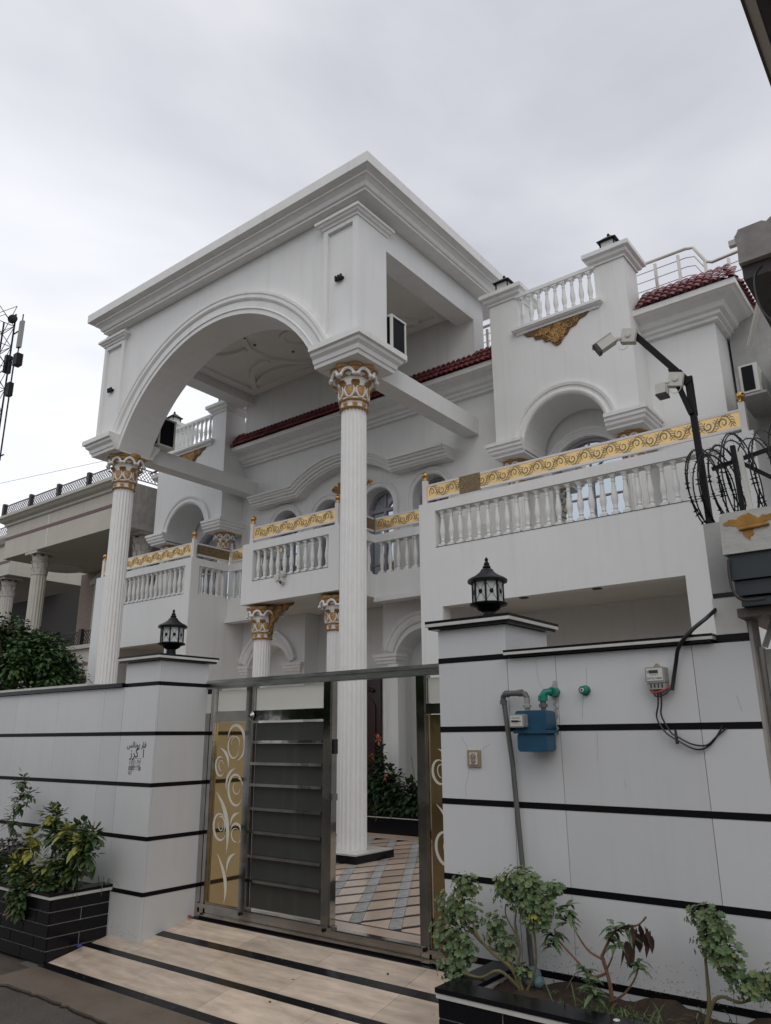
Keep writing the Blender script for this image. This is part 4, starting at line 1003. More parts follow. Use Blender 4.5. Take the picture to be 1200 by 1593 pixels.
b = MB(); b.lathe([(.028, -.02), (.028, .01), (.022, .012), (.022, .05), (.019, .053)], (-1.765, F, 1.885), 14, (0, -1, 0)); gf = solo('pipe_outlet', b, GREENF, 'green plastic pipe outlet standing out of the white wall alone', 'pipe fitting', smooth=True)
b = MB(); b.lathe([(.012, .053), (.011, .058)], (-1.765, F, 1.885), 10, (0, -1, 0)); b.build('plug', WPLAST, gf)
b = MB(); b.lathe([(.006, .058), (.005, .060)], (-1.765, F, 1.885), 8, (0, -1, 0)); b.build('bore', INK, gf)
b = MB()
rr = random.Random(5)
ws_ = []; ps_ = []
for k in range(30): ps_.append((-1.952+rr.uniform(-.008, .008), F-.001, 1.945-.010*k)); ws_.append(abs(.010+.022*math.exp(-((k-6)/4)**2)+rr.uniform(-.008, .008))+.002)
b.ribbon(ps_, ws_, (0, -1, 0), .003)
solo('cement_patch', b, CONC2, 'rough cement smear beside the green elbow', 'cement')
def crack(root, pts, seed):
    r_ = random.Random(seed); P_ = []
    for (xa, za), (xb, zb) in zip(pts, pts[1:]):
        for k in range(6): P_.append((xa+(xb-xa)*k/6+r_.uniform(-.003, .003), F+.0005, za+(zb-za)*k/6))
    b = MB(); b.tube(P_, .0008, 4); b.build('hairline_crack', CONC2, root)
crack(rp, [(-2.545, 1.57), (-2.60, 1.66)], 1); crack(rp, [(-2.455, 1.565), (-2.38, 1.61)], 2); crack(rp, [(-2.54, 1.468), (-2.57, 1.36), (-2.575, 1.285)], 3)
crack(rw, [(-2.06, 2.07), (-2.045, 1.93), (-2.02, 1.90)], 4); crack(rw, [(-1.76, 1.91), (-1.752, 2.03)], 5); crack(rw, [(-1.785, 1.865), (-1.80, 1.71)], 6); crack(rw, [(-1.59, 1.42), (-1.585, 1.37)], 7); crack(rw, [(-.985, 1.83), (-.965, 1.74)], 8); crack(rw, [(-1.72, 1.665), (-1.73, 1.48)], 9)
# electricity meter
em = thing('electricity_meter', 'clear fronted electricity meter with cables below it on the white wall', 'electric meter', (-1.35, F, 1.86))
b = MB(); rbox(b, -1.405, -1.305, F-.06, F, 1.905, 1.985, .006); b.build('case', GREYP, em)
b = MB(); b.extr([(-1.375, F-.02, 1.984), (-1.335, F-.02, 1.984), (-1.352, F-.02, 2.006), (-1.358, F-.02, 2.006)], (0, .02, 0)); b.build('hanger', BRASSB, em)
b = MB(); b.box(-1.398, -1.315, F-.063, F-.06, 1.915, 1.978); fp = b.build('face_plate', WPLAST, em)
b = MB(); b.box(-1.385, -1.337, F-.0645, F-.063, 1.953, 1.969); b.build('display', SLATE, fp)
b = MB()
for k in range(5): b.box(-1.378+.009*k, -1.375+.009*k, F-.064, F-.063, 1.943, 1.948)
for k in range(2): b.box(-1.395, -1.389, F-.064, F-.063, 1.955+.008*k, 1.959+.008*k)
b.build('fine_print', INK, fp)
text('03755 H860', .0155, (-1.357, F-.0636, 1.922), (rad(90), 0, 0), INK, 'meter_number', fp)
b = MB(); rbox(b, -1.402, -1.308, F-.055, F, 1.872, 1.905, .006); tcv = b.build('terminal_cover', GREYP, em)
b = MB()
for k in range(4): b.box(-1.385+.019*k, -1.379+.019*k, F-.057, F-.055, 1.880, 1.899)
b.build('terminal', INK, tcv)
def cable(pts, r, m, name, label, cat='cable', group=None):
    P_ = [Vector(p) for p in pts]; out_ = []
    for i in range(len(P_)-1):
        a_, b_, c_, d_ = P_[max(i-1, 0)], P_[i], P_[i+1], P_[min(i+2, len(P_)-1)]
        for k in range(6):
            t = k/6; out_.append(.5*((2*b_)+(c_-a_)*t+(2*a_-5*b_+4*c_-d_)*t*t+(3*b_-a_-3*c_+d_)*t**3))
    out_.append(P_[-1]); bb = MB(); bb.tube(out_, r, 7); return solo(name, bb, m, label, cat, group, True)
cable([(-.98, F+.15, 2.36), (-1.05, F-.02, 2.235), (-1.14, F-.07, 2.155), (-1.215, F-.06, 2.08), (-1.25, F-.03, 2.0), (-1.27, F-.025, 1.93), (-1.285, F-.03, 1.865)], .0105, BLACKP, 'supply_cable', 'thick black cable dropping over the wall cap to the electricity meter')
cable([(-1.392, F-.04, 1.872), (-1.375, F-.05, 1.856), (-1.33, F-.055, 1.862), (-1.29, F-.04, 1.885)], .006, REDW, 'red_wire', 'red wire under the electricity meter')
cable([(-1.372, F-.04, 1.872), (-1.370, F-.05, 1.842), (-1.345, F-.055, 1.836), (-1.31, F-.05, 1.85), (-1.288, F-.035, 1.875)], .004, BLACKP, 'loop_wire', 'thin black wire looped just under the electricity meter')
cable([(-1.355, F-.04, 1.873), (-1.360, F-.04, 1.80), (-1.375, F-.04, 1.73), (-1.34, F-.04, 1.66), (-1.285, F-.03, 1.618), (-1.2, F-.02, 1.575), (-1.13, F-.015, 1.60), (-1.065, F-.012, 1.685)], .0045, BLACKP, 'service_wire', 'lower black wire sagging from the meter to the black band')
cable([(-1.340, F-.04, 1.873), (-1.343, F-.04, 1.80), (-1.350, F-.04, 1.74), (-1.315, F-.035, 1.66), (-1.285, F-.03, 1.637), (-1.22, F-.02, 1.60), (-1.15, F-.02, 1.595), (-1.10, F-.015, 1.635), (-1.05, F-.01, 1.675)], .0045, BLACKP, 'service_wire', 'upper black wire with a taped joint sagging from the meter')
b = MB(); b.tube([(-1.292, F-.028, 1.672), (-1.289, F-.028, 1.60)], [.006, .009], 8); solo('wire_joint', b, BLACKP, 'black taped joint between the two sagging wires', 'joint')
# door bell and notice
db = thing('doorbell', 'small brass doorbell plate on the right gate pillar', 'doorbell', (-2.5, F, 1.47))
b = MB(); rbox(b, -2.546, -2.456, F-.012, F, 1.47, 1.566, .004); b.build('plate', BRASSB, db)
b = MB(); rbox(b, -2.528, -2.474, F-.018, F-.012, 1.484, 1.552, .004); b.build('inset', WSTRIP, db)
b = MB(); b.lathe([(.019, .018), (.017, .028), (.004, .03)], (-2.501, F, 1.531), 12, (0, -1, 0)); b.lathe([(.016, .018), (.014, .026), (.004, .028)], (-2.501, F, 1.505), 12, (0, -1, 0)); b.build('button', BRASSB, db, smooth=True)
nt_ = thing('printed_notice', 'faded black printed notice on the left gate pillar', 'notice', (-5.9, WY-.001, 1.37))
RX = (rad(90), 0, 0)
text('\uFEB2\uFEDF\uFE8E\uFEE7\uFEEE\uFEF3 \uFEAD\uFE8E\uFED3', .066, (-5.90, WY-.0012, 1.572), RX, INK, 'print_line', nt_)
text('\uFEAF\uFEAE\uFEDB  \uFE81', .105, (-5.885, WY-.0012, 1.492), RX, INK, 'print_line', nt_)
text('\uFEE5\uFE8E\uFEDB\uFEAA  \uFEEA\uFEA0\uFE97', .04, (-5.90, WY-.0012, 1.452), RX, INKG, 'print_line', nt_)
text('\uFEAD\uFE8E\uFEAF\uFE8E\uFE91 \uFEE6\uFEF4\uFEA3', .04, (-5.90, WY-.0012, 1.418), RX, INKG, 'print_line', nt_)
text('0307 - 18', .045, (-5.905, WY-.0012, 1.385), RX, INK, 'print_line', nt_)
text('457', .04, (-5.965, WY-.0012, 1.350), RX, INKG, 'print_line', nt_)
b = MB()
for x0, x1, z0, z1 in ((-5.985, -5.82, 1.481, 1.4835), (-5.985, -5.82, 1.443, 1.4455), (-5.985, -5.9, 1.408, 1.410), (-5.987, -5.985, 1.41, 1.4835)): b.box(x0, x1, WY-.0014, WY-.0008, z0, z1)
b.build('print_frame', INKG, nt_)

# ================================================================== CAMERA POLE, CAMERAS, FLOODLIGHTS
cp_ = thing('camera_pole', 'bent black steel pole carrying two security cameras above the right wall', 'pole', (-1.0, 4.15, 2.715))
def sq(mb, p, q_, hw_, hd=None):
    p, q_ = Vector(p), Vector(q_); ax = (q_-p)/2; d = ax.normalized(); s_ = d.cross(Y3).normalized(); t_ = s_.cross(d)
    mb.obox((p+q_)/2, ax, s_*hw_, t_*(hd or hw_))
b = MB(); sq(b, (-1.015, 4.15, 2.70), (-1.03, 4.15, 3.58), .016); b.build('upright', IRON, cp_)
b = MB(); sq(b, (-1.03, 4.15, 3.565), (-1.30, 4.12, 3.955), .018); b.build('arm', IRON, cp_)
b = MB(); sq(b, (-1.032, 4.135, 3.36), (-1.11, 4.125, 3.66), .014); sq(b, (-1.02, 4.165, 3.36), (-1.022, 4.165, 3.60), .012); b.build('brace', IRON, cp_)
b = MB(); sq(b, (-1.03, 4.15, 3.55), (-1.075, 4.14, 3.63), .022); b.build('elbow', IRON, cp_)
def junction(root, c_, hw_):
    b = MB(); c_ = Vector(c_); ex, ez = Vector((.93, .1, -.25)).normalized(), Vector((.25, 0, .95)).normalized(); ey = ez.cross(ex).normalized()
    b.obox(c_, ex*hw_, ey*hw_*.62, ez*hw_); o = b.build('junction_box', CAMW, root)
    b = MB(); b.lathe([(hw_*.42, 0), (hw_*.38, .008), (.002, .010)], c_-ey*(hw_*.62), 14, -ey); b.build('cap', CAMW, o, smooth=True)
    return o
sc1 = thing('security_camera', 'white bullet camera with a black front at the tip of the pole', 'camera', (-1.30, 4.1, 3.93))
junction(sc1, (-1.315, 4.09, 3.925), .042)
b = MB(); b.tube([(-1.355, 4.06, 3.915), (-1.40, 4.03, 3.90)], .012, 8); b.ball((-1.375, 4.045, 3.908), .016, 8, 6); b.build('bracket', CAMW, sc1, smooth=True)
dirv = Vector((-.80, -.32, -.52)).normalized(); sdv = dirv.cross(Z3).normalized(); upv = sdv.cross(dirv)
b = MB(); cc = Vector((-1.43, 4.015, 3.885)); b.obox(cc, dirv*.052, sdv*.029, upv*.029); b.build('housing', CAMW, sc1)
b = MB(); b.obox(cc+dirv*.060, dirv*.010, sdv*.031, upv*.033); b.build('lens_face', BLACKP, sc1)
b = MB(); b.obox(cc+upv*.031+dirv*.01, dirv*.066, sdv*.033, upv*.003); b.build('sun_shield', CAMW, sc1)
b = MB(); b.tube([(-1.345+.03*math.cos(t*.5), 4.06, 3.865-.03*math.sin(t*.5)) for t in range(7)], .002, 5); b.build('lead', CAMW, sc1)
sc2 = thing('security_camera', 'white camera pointing down from a box halfway up the pole', 'camera', (-1.09, 4.1, 3.55))
junction(sc2, (-1.085, 4.11, 3.575), .04)
b = MB(); b.tube([(-1.115, 4.09, 3.565), (-1.15, 4.07, 3.56), (-1.155, 4.07, 3.545)], .011, 8); b.build('bracket', CAMW, sc2, smooth=True)
b = MB(); rbox(b, -1.183, -1.127, 4.03, 4.10, 3.485, 3.548, .012); b.build('housing', CAMW, sc2)
b = MB(); rbox(b, -1.185, -1.125, 4.025, 4.102, 3.474, 3.486, .005); b.build('lens_face', BLACKP, sc2)
b = MB(); b.tube([(-1.09+.035*math.cos(math.pi+t*.5), 4.09, 3.53+.04*math.sin(math.pi+t*.5)) for t in range(7)], .002, 5); b.build('lead', CAMW, sc2)
sc3 = thing('security_camera', 'white twin lens camera on the front of the middle balcony', 'camera', (-9.2, 8.95, 4.28))
b = MB(); b.lathe([(.055, 0), (.055, .05)], (-9.30, 9.0, 4.275), 14, (0, -1, 0)); b.build('mount', CAMW, sc3, smooth=True)
b = MB(); b.lathe([(.05, 0), (.06, .05), (.045, .07)], (-9.13, 8.97, 4.32), 14, (-.2, -1, -.3)); b.lathe([(.05, 0), (.06, .04), (.03, .05)], (-9.16, 8.96, 4.20), 14, (-.2, -.8, -.6)); b.build('housing', CAMW, sc3, smooth=True)
b = MB(); b.lathe([(.03, .05), (.02, .06)], (-9.16, 8.96, 4.20), 12, (-.2, -.8, -.6)); b.build('lens_face', BLACKP, sc3)
def wall_light(x, z, label):
    t = thing('wall_light', label, 'light', (x, 7.25, z), 'triple spotlights on the portico blocks')
    b = MB(); b.box(x-.07, x+.07, 7.21, 7.25, z-.02, z+.01); b.build('bracket', IRON, t)
    for k in (-1, 0, 1):
        b = MB(); b.lathe([(.018, 0), (.021, .07), (.012, .085)], (x+.05*k, 7.20, z-.045), 10, (.05, -.15, 1)); b.build('spot', IRON, t, smooth=True)
wall_light(-6.40, 8.06, 'triple black spotlight on the right block of the portico')
wall_light(-12.17, 8.0, 'triple black spotlight on the left block of the portico')
def aircon(x0, x1, y0, y1, z0, z1, label):
    t = thing('outdoor_unit', label, 'air conditioner', ((x0+x1)/2, (y0+y1)/2, z0), 'white units on the portico beams')
    b = MB(); f = .035
    for sx in (x0, x1-f):
        for sy in (y0, y1-f): b.box(sx, sx+f, sy, sy+f, z0, z1)
    b.box(x0-.004, x1+.004, y0-.004, y1+.004, z1, z1+.03); b.box(x0-.004, x1+.004, y0-.004, y1+.004, z0-.03, z0); b.build('casing', WPLAST, t)
    b = MB(); b.box(x0+.012, x1-.012, y0+.012, y1-.012, z0, z1); b.build('grille', MESHD, t)
aircon(-6.32, -5.98, 7.92, 8.28, 7.02, 7.62, 'white framed unit with dark grilles on the beam beside the right portico block')
aircon(-12.02, -11.62, 7.98, 8.36, 7.03, 7.55, 'white framed unit with dark grilles beside the foot of the left portico arch')
ac = thing('air_conditioner', 'white air conditioner outdoor unit on the wall at the far right edge', 'air conditioner', (-1.85, 10.6, 6.1))
b = MB(); b.box(-1.935, -1.70, 10.5, 11.3, 6.10, 6.515); b.build('casing', WPLAST, ac)
b = MB(); b.box(-1.90, -1.755, 10.488, 10.5, 6.13, 6.485); b.build('grille', MESHD, ac)
b = MB(); b.lathe([(.17, 0), (.17, .012), (.14, .014)], (-1.70, 10.82, 6.31), 24, (1, 0, 0)); b.build('fan_guard', GREYP, ac)
b = MB(); b.box(-1.97, -1.62, 10.45, 11.35, 6.03, 6.06); b.build('shelf', CONC2, ac)
b = MB(); b.box(-1.98, -1.95, 10.46, 10.50, 5.85, 6.35); b.build('bracket', CONC2, ac)

# ================================================================== RIGHT NEIGHBOUR
nb = thing('neighbour_house', 'grey unfinished neighbouring house at the right edge with a stained slab', 'house', (0, 8, 0))
b = MB(); b.extr([(-1.2, 7.33, 6.13), (.9, 7.33, 6.13), (.9, 7.33, 6.54), (-.5, 7.33, 6.53), (-.62, 7.33, 6.505), (-.70, 7.33, 6.525), (-.86, 7.33, 6.52), (-.90, 7.33, 6.49), (-.94, 7.33, 6.515), (-1.16, 7.33, 6.51), (-1.18, 7.33, 6.47), (-1.205, 7.33, 6.44), (-1.19, 7.33, 6.33)], (0, .25, 0)); b.build('slab_edge', CONC, nb)
b = MB(); b.box(-1.2, 1.5, 7.58, 13, 6.13, 6.44); b.build('slab', CONC, nb)
b = MB(); b.box(-1.19, 1.5, 7.40, 7.62, 5.98, 6.128); b.box(-1.19, -1.0, 7.62, 13, 5.98, 6.128); b.build('soffit_beam', DKBROWN, nb)
b = MB(); b.box(-1.27, -1.2, 7.36, 7.42, 6.38, 6.44); b.build('spout', WSTRIP, nb)
b = MB(); b.box(-2.16, 3, 11.4, 13, .2, 7.9); b.build('side_wall', CONC2, nb)
b = MB(); b.box(-1.55, 3, 10.9, 11.38, .2, 6.9); b.build('rear_wall', CONC2, nb)
ov = thing('overhead_canopy', 'roof overhang of the neighbouring house crossing the top right corner', 'canopy', (-.5, 4, 7.55))
b = MB(); b.box(-.60, -.575, 1.5, 7.4, 7.50, 7.62); b.build('edge_trim', DKBROWN, ov)
b = MB(); b.box(-.575, -.50, 1.5, 7.4, 7.515, 7.62); b.build('side_beam', CREAM, ov)
b = MB(); b.box(-.50, 1.5, 1.5, 7.4, 7.53, 7.65); b.build('soffit', DKBROWN, ov)
# gate roof slab with peeling paint
gs = thing('gate_slab', 'small concrete slab with peeling white and ochre paint over the neighbouring gate', 'slab', (-.5, 4.0, 2.48))
b = MB(); pth = [(-.905, 3.86, 2.485), (.6, 3.86, 2.485), (.6, 3.86, 2.69), (-.88, 3.86, 2.69), (-.9, 3.86, 2.675)]; b.extr(pth, (0, .9, 0)); b.build('slab', PEEL, gs)
b = MB(); rr = random.Random(9); op = [(-.885, 2.632), (-.86, 2.655), (-.82, 2.652), (-.79, 2.668), (-.765, 2.672), (-.745, 2.662), (-.725, 2.640), (-.70, 2.655), (-.66, 2.65), (-.60, 2.66), (-.60, 2.62), (-.70, 2.618), (-.745, 2.595), (-.757, 2.565), (-.775, 2.540), (-.795, 2.560), (-.80, 2.585), (-.825, 2.615), (-.85, 2.62)]
jag = []
for (xa, za), (xb, zb) in zip(op, op[1:]+op[:1]):
    for k in range(4): jag.append((xa+(xb-xa)*k/4+rr.uniform(-.005, .005), 3.858, za+(zb-za)*k/4+rr.uniform(-.004, .004)))
b.extr(jag, (0, .002, 0)); b.build('bare_patch', OCHRE, gs)
b = MB(); b.tube([(-.815, 3.852, 2.597), (-.68, 3.852, 2.604)], .008, 8); b.build('ledge', OCHRE, gs)
b = MB(); b.box(-.888, .6, 3.88, 4.6, 2.36, 2.484); b.build('fascia', SLATE, gs)
b = MB(); b.box(-.88, .6, 3.90, 4.6, 2.285, 2.355); b.build('lower_fascia', SLATE, gs)
b = MB(); b.box(-.865, .6, 3.92, 4.6, 2.235, 2.275); b.build('edge_bar', SLATE, gs)
b = MB(); b.box(-.90, .6, 3.96, 4.6, 2.19, 2.233); b.build('rough_edge', ROADM, gs)
cable([(-.885, 3.865, 2.46), (-.89, 3.865, 2.38), (-.88, 3.865, 2.30), (-.84, 3.86, 2.255), (-.75, 3.855, 2.25)], .007, DKBROWN, 'flexible_conduit', 'ribbed grey conduit hanging under the neighbouring slab', 'conduit')
ng = thing('neighbour_gate', 'pale ribbed metal gate at the right edge beside the white wall', 'gate', (-.8, 4.15, 0))
b = MB(); b.box(-.885, -.845, WY+.05, 4.2, 0, 2.06); b.build('frame', STEELD, ng)
b = MB(); b.box(-.845, .5, WY+.08, 4.2, 1.98, 2.05); b.build('top_rail', GREYP, ng)
for k in range(9):
    b = MB(); b.box(-.842+.075*k, -.775+.075*k, WY+.07+(.012 if k % 2 else 0), 4.18, 0, 1.978); b.build('panel_strip', GREYP, ng)
for k in range(3):
    b = MB(); sq(b, (-.84+.09*k, 4.16, 2.06), (-.78+.09*k, 4.16, 2.19), .012); b.build('brace', GREYP, ng)
b = MB(); b.box(-.889, -.872, WY+.001, 4.25, 0, 2.2); b.build('rough_jamb', CONC, ng)
# razor wire and its frame
rf = thing('wire_support', 'black angle iron frame holding the coiled razor wire', 'frame', (-.8, 4.3, 2.69))
b = MB(); sq(b, (-.845, 4.15, 2.69), (-.85, 4.15, 3.13), .012); b.build('upright', IRON, rf)
b = MB(); sq(b, (-.70, 4.4, 2.69), (-.70, 4.4, 3.13), .012); b.build('upright', IRON, rf)
b = MB(); sq(b, (-.98, 4.2, 3.04), (-.60, 4.2, 3.10), .010); b.build('rail', IRON, rf)
b = MB(); sq(b, (-.86, 4.14, 3.06), (-.55, 4.16, 2.80), .010); b.build('brace', IRON, rf)
b = MB(); sq(b, (-.80, 4.12, 2.69), (-.815, 4.12, 3.08), .013, .006); b.build('strap', WSTRIP, rf)
rwz = thing('razor_wire', 'coil of black razor wire hanging beside the camera pole', 'razor wire', (-.9, 4.2, 2.9))
wv = MB(); bl = MB(); rr = random.Random(4)
def coil(x0, x1, cy_, cz_, r0, turns, ph):
    pts = []; n = int(turns*34)
    for i in range(n+1):
        t = i/n; a_ = ph+2*math.pi*turns*t; r = r0*(1+.10*math.sin(3.1*a_*.37)+.05*math.sin(a_*1.7))
        pts.append(Vector((x0+(x1-x0)*t+.05*math.cos(a_)+.02*math.sin(a_*.6), cy_+r*math.cos(a_)*.95, cz_+r*math.sin(a_))))
    wv.tube(pts, .004, 5)
    for i in range(1, n, 2):
        p = pts[i]; d = (pts[i+1]-pts[i-1]).normalized() if i+1 <= n else X3
        s_ = d.cross(Vector((rr.uniform(-1, 1), rr.uniform(-1, 1), rr.uniform(-1, 1)))).normalized()
        w_ = .017
        bl.add([p-d*.016+s_*w_, p-d*.004, p+d*.004, p+d*.016+s_*w_, p+d*.016-s_*w_, p+d*.004-s_*.001, p-d*.004-s_*.001, p-d*.016-s_*w_], [(0, 1, 6, 7), (1, 2, 5, 6), (2, 3, 4, 5)])
coil(-1.06, -.86, 4.26, 2.93, .235, 8, 0); coil(-.90, -.45, 4.35, 2.97, .27, 9, 1)
wv.build('wire', IRON, rwz); bl.build('blades', IRON, rwz, fix=False, kind='stuff')
cable([(-1.0, 7.3, 6.0), (-1.06, 7.2, 5.85), (-1.05, 7.1, 5.55), (-.98, 7.0, 5.3), (-.75, 6.8, 4.9)], .012, BLACKP, 'loose_cable', 'thick black cable hanging down the neighbouring house at the right edge')
b = MB(); b.tube([(-1.42, 10.1, 7.35), (-1.75, 10.5, 6.78)], .035, 8); solo('drain_pipe', b, CAMW, 'short pale drain pipe slanting under the right end of the red eaves', 'pipe')

# ================================================================== LEFT NEIGHBOUR
ln = thing('cream_house', 'cream neighbouring house on the left with lattice roof rail and fluted columns', 'house', (-18, 10, 0))
def LN(name, mb, m, smooth=False, parent=None, **k): return mb.build(name, m, parent or ln, smooth, **k)
LY = 9.65
b = MB(); b.box(-20.8, -15.2, LY, 13.5, 6.40, 7.50); LN('parapet', b, CREAM)
b = MB(); b.box(-15.203, -15.195, LY+.02, 11, 6.42, 7.50); LN('bare_side', b, CONC)
b = MB(); b.box(-20.81, -15.19, LY-.012, LY, 6.92, 7.0); LN('plum_stripe', b, PURPLE)
b = MB(); b.sweep([(-20.8, 12, 7.30), (-20.8, LY, 7.30), (-15.2, LY, 7.30)], Z3, [(0, 0), (.05, .02), (.06, .08), (.14, .12), (.2, .18), (.24, .20), (.24, .27), (0, .27)]); LN('cornice', b, CREAMT)
b = MB(); b.box(-18.6, -18.55, LY-.004, LY, 6.42, 7.3); LN('pale_line', b, WSTRIP)
posts_x = [-20.95, -19.5, -18.1, -16.7, -15.28]
for xx in posts_x:
    b = MB(); b.box(xx-.05, xx+.05, LY-.12, LY-.02, 7.57, 7.99); LN('rail_post', b, DKBROWN)
def lattice(p0, p1, z0, z1, st):
    p0, p1 = Vector(p0), Vector(p1); d = (p1-p0); L_ = d.length; d.normalize(); hh = z1-z0; b = MB()
    n = int(L_/st)
    for k in range(-int(hh/st)-1, n+1):
        for sg in (1, -1):
            a0 = k*st; a1 = a0+hh; q0, q1 = (z0, z1) if sg > 0 else (z1, z0)
            t0, t1 = max(0, -a0/hh), min(1, (L_-a0)/hh)
            if t1 <= t0: continue
            b.tube([p0+d*(a0+hh*t0)+Z3*(q0+(q1-q0)*t0), p0+d*(a0+hh*t1)+Z3*(q0+(q1-q0)*t1)], .008, 4)
    for zz in (z0, z1): b.tube([p0+Z3*zz, p1+Z3*zz], .014, 4)
    return b
for xa, xb in zip(posts_x, posts_x[1:]): LN('lattice_panel', lattice((xa, LY-.07, 0), (xb, LY-.07, 0), 7.62, 7.92, .10), DKBROWN)
LN('lattice_panel', lattice((-15.28, LY, 0), (-15.28, 11.5, 0), 7.62, 7.92, .10), DKBROWN)
def corinth(x, y, z0, z1, r):
    t = MB()
    n = 16; rg = []
    for z in (z0, z1-.62):
        for k in range(n):
            for u_, q_ in ((0, 1), (.3, .93), (.7, .93)): a_ = 2*math.pi*(k+u_)/n; rg.append((x+r*q_*math.cos(a_), y+r*q_*math.sin(a_), z))
    m_ = n*3; t.add(rg, [(k, (k+1) % m_, m_+(k+1) % m_, m_+k) for k in range(m_)]); LN('column', t, CREAMT)
    cb = MB(); cb.lathe([(r, 0), (r*1.08, .03), (r, .06), (r*1.0, .35), (r*1.2, .5)], (x, y, z1-.62), 20)
    for lv, (zz, rr_, n_) in enumerate(((.12, 1.08, 8), (.30, 1.18, 8), (.46, 1.42, 8))):
        for k in range(n_):
            a_ = 2*math.pi*(k+.5*lv)/n_; d = Vector((math.cos(a_), math.sin(a_), 0)); c_ = Vector((x, y, z1-.62+zz)); s_ = Vector((-d.y, d.x, 0))
            q = [(.98, -.10, .06), (1.05, .0, .075), (rr_, .08, .05), (rr_*1.12, .06, .02)]
            vs_ = []
            for f_, dz, w_ in q: vs_ += [c_+d*r*f_+s_*w_+Z3*dz, c_+d*r*f_*1.04+Z3*dz, c_+d*r*f_-s_*w_+Z3*dz]
            cb.add(vs_, [(3*i+j, 3*i+j+1, 3*i+j+4, 3*i+j+3) for i in range(3) for j in range(2)])
    cb.box(x-r*1.55, x+r*1.55, y-r*1.55, y+r*1.55, z1-.07, z1); LN('column_capital', cb, CREAMT)
corinth(-19.3, 9.95, .2, 6.40, .19); corinth(-15.62, 10.55, 3.3, 6.40, .22)
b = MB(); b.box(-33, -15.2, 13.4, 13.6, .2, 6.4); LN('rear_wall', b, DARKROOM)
b = MB(); b.box(-21.1, -17.4, 12.2, 12.6, 3.3, 6.4); LN('brick_wall', b, BRICKM)
b = MB(); b.lathe([(.62, 0), (.62, .03), (.58, .04)], (-20.6, 11.25, 6.40), 28, (0, 0, -1)); LN('ceiling_disc', b, FROST)
b = MB(); b.extr([(-20.45, 12.1, 6.0), (-17.5, 12.1, 6.0), (-17.5, 12.1, 6.1), (-19.0, 12.1, 6.75), (-20.45, 12.1, 6.1)], (0, .1, 0)); LN('door_pediment', b, CREAMT)
b = MB(); b.box(-20.1, -19.75, 12.05, 12.2, 3.5, 6.0); LN('door_pilaster', b, CREAMT)
b = MB(); b.box(-21, -15.2, 10.9, 11.2, 3.2, 3.95); b.box(-21, -15.2, 10.8, 11.2, 3.88, 3.98); LN('lower_balcony', b, CREAM)
b = MB(); b.box(-21, -15.2, 10.885, 10.9, 3.45, 3.53); LN('plum_stripe', b, PURPLE)
LN('lattice_panel', lattice((-21, 10.95, 0), (-17.2, 10.95, 0), 4.02, 4.36, .12), DKBROWN)
for xx in (-19.9, -18.65): 
    b = MB(); b.box(xx-.06, xx+.06, 10.9, 11.0, 3.98, 4.42); LN('rail_post', b, DKBROWN)
b = MB(); b.box(-21, -15.2, 11.3, 11.5, .2, 3.2); LN('lower_wall', b, BRICKM)
lf2 = thing('far_house', 'cream house wing set further back at the left edge', 'house', (-27, 12, 0))
b = MB(); b.box(-30, -24.3, 11.5, 15, 6.75, 8.0); b.build('parapet', CREAM, lf2)
b = MB(); b.box(-30, -24.29, 11.488, 11.5, 7.15, 7.24); b.build('plum_stripe', PURPLE, lf2)
b = MB(); b.sweep([(-30, 11.5, 7.75), (-24.3, 11.5, 7.75)], Z3, [(0, 0), (.1, .05), (.2, .2), (.2, .28), (0, .28)]); b.build('cornice', CREAMT, lf2)
lattice((-28, 11.45, 0), (-24.3, 11.45, 0), 8.05, 8.4, .12).build('lattice_panel', DKBROWN, lf2)
_sv = ln; ln = lf2; corinth(-25.0, 11.9, .2, 6.75, .20); ln = _sv
b = MB(); b.box(-30, -24.0, 14.8, 15, .2, 5.2); b.build('rear_wall', CREAM, lf2)
b = MB(); b.tube([(-60, 13, 13.3), (-26.9, 12, 10.52), (-19.8, 12, 9.78), (-16.2, 11.6, 9.5), (-15, 12, 9.45)], .006, 4); solo('overhead_wire', b, DKBROWN, 'thin overhead wire against the pale sky at left', 'wire')

# cell tower far left ---------------------------------------------------
ct = thing('cell_tower', 'lattice phone mast with antennas at the left edge of the sky', 'mast', (-48, 20, 0))
TX0, TX1, TY0, TY1 = -47.6, -46.0, 18.4, 20
b = MB()
for xx in (TX0, TX1):
    for yy in (TY0, TY1): b.tube([(xx+(.55 if xx < -47 else -.0)*0, yy, 0), (xx, yy, 28.4)], .06, 6)
b.build('leg', IRON, ct)
b = MB(); zz = 2.0
while zz < 28:
    for (xa, ya), (xb, yb) in (((TX0, TY0), (TX1, TY0)), ((TX1, TY0), (TX1, TY1)), ((TX1, TY1), (TX0, TY1)), ((TX0, TY1), (TX0, TY0))):
        b.tube([(xa, ya, zz), (xb, yb, zz)], .025, 4); b.tube([(xa, ya, zz), (xb, yb, zz+1.5)], .022, 4); b.tube([(xb, yb, zz), (xa, ya, zz+1.5)], .022, 4)
    zz += 1.5
b.build('bracing', IRON, ct)
for p, hgt, m in (((-44.95, 20, 25.6), 1.9, GREYP), ((-47.6, 19.6, 26.2), 1.5, GREYP), ((-46.9, 19.5, 23.6), 1.6, GREYP)):
    b = MB(); b.box(p[0]-.17, p[0]+.17, p[1]-.1, p[1]+.1, p[2], p[2]+hgt); b.build('antenna', m, ct)
b = MB()
for z in (26.9, 25.0, 18.3): b.tube([(TX1, 20, z), (-44.9, 20, z)], .05, 5)
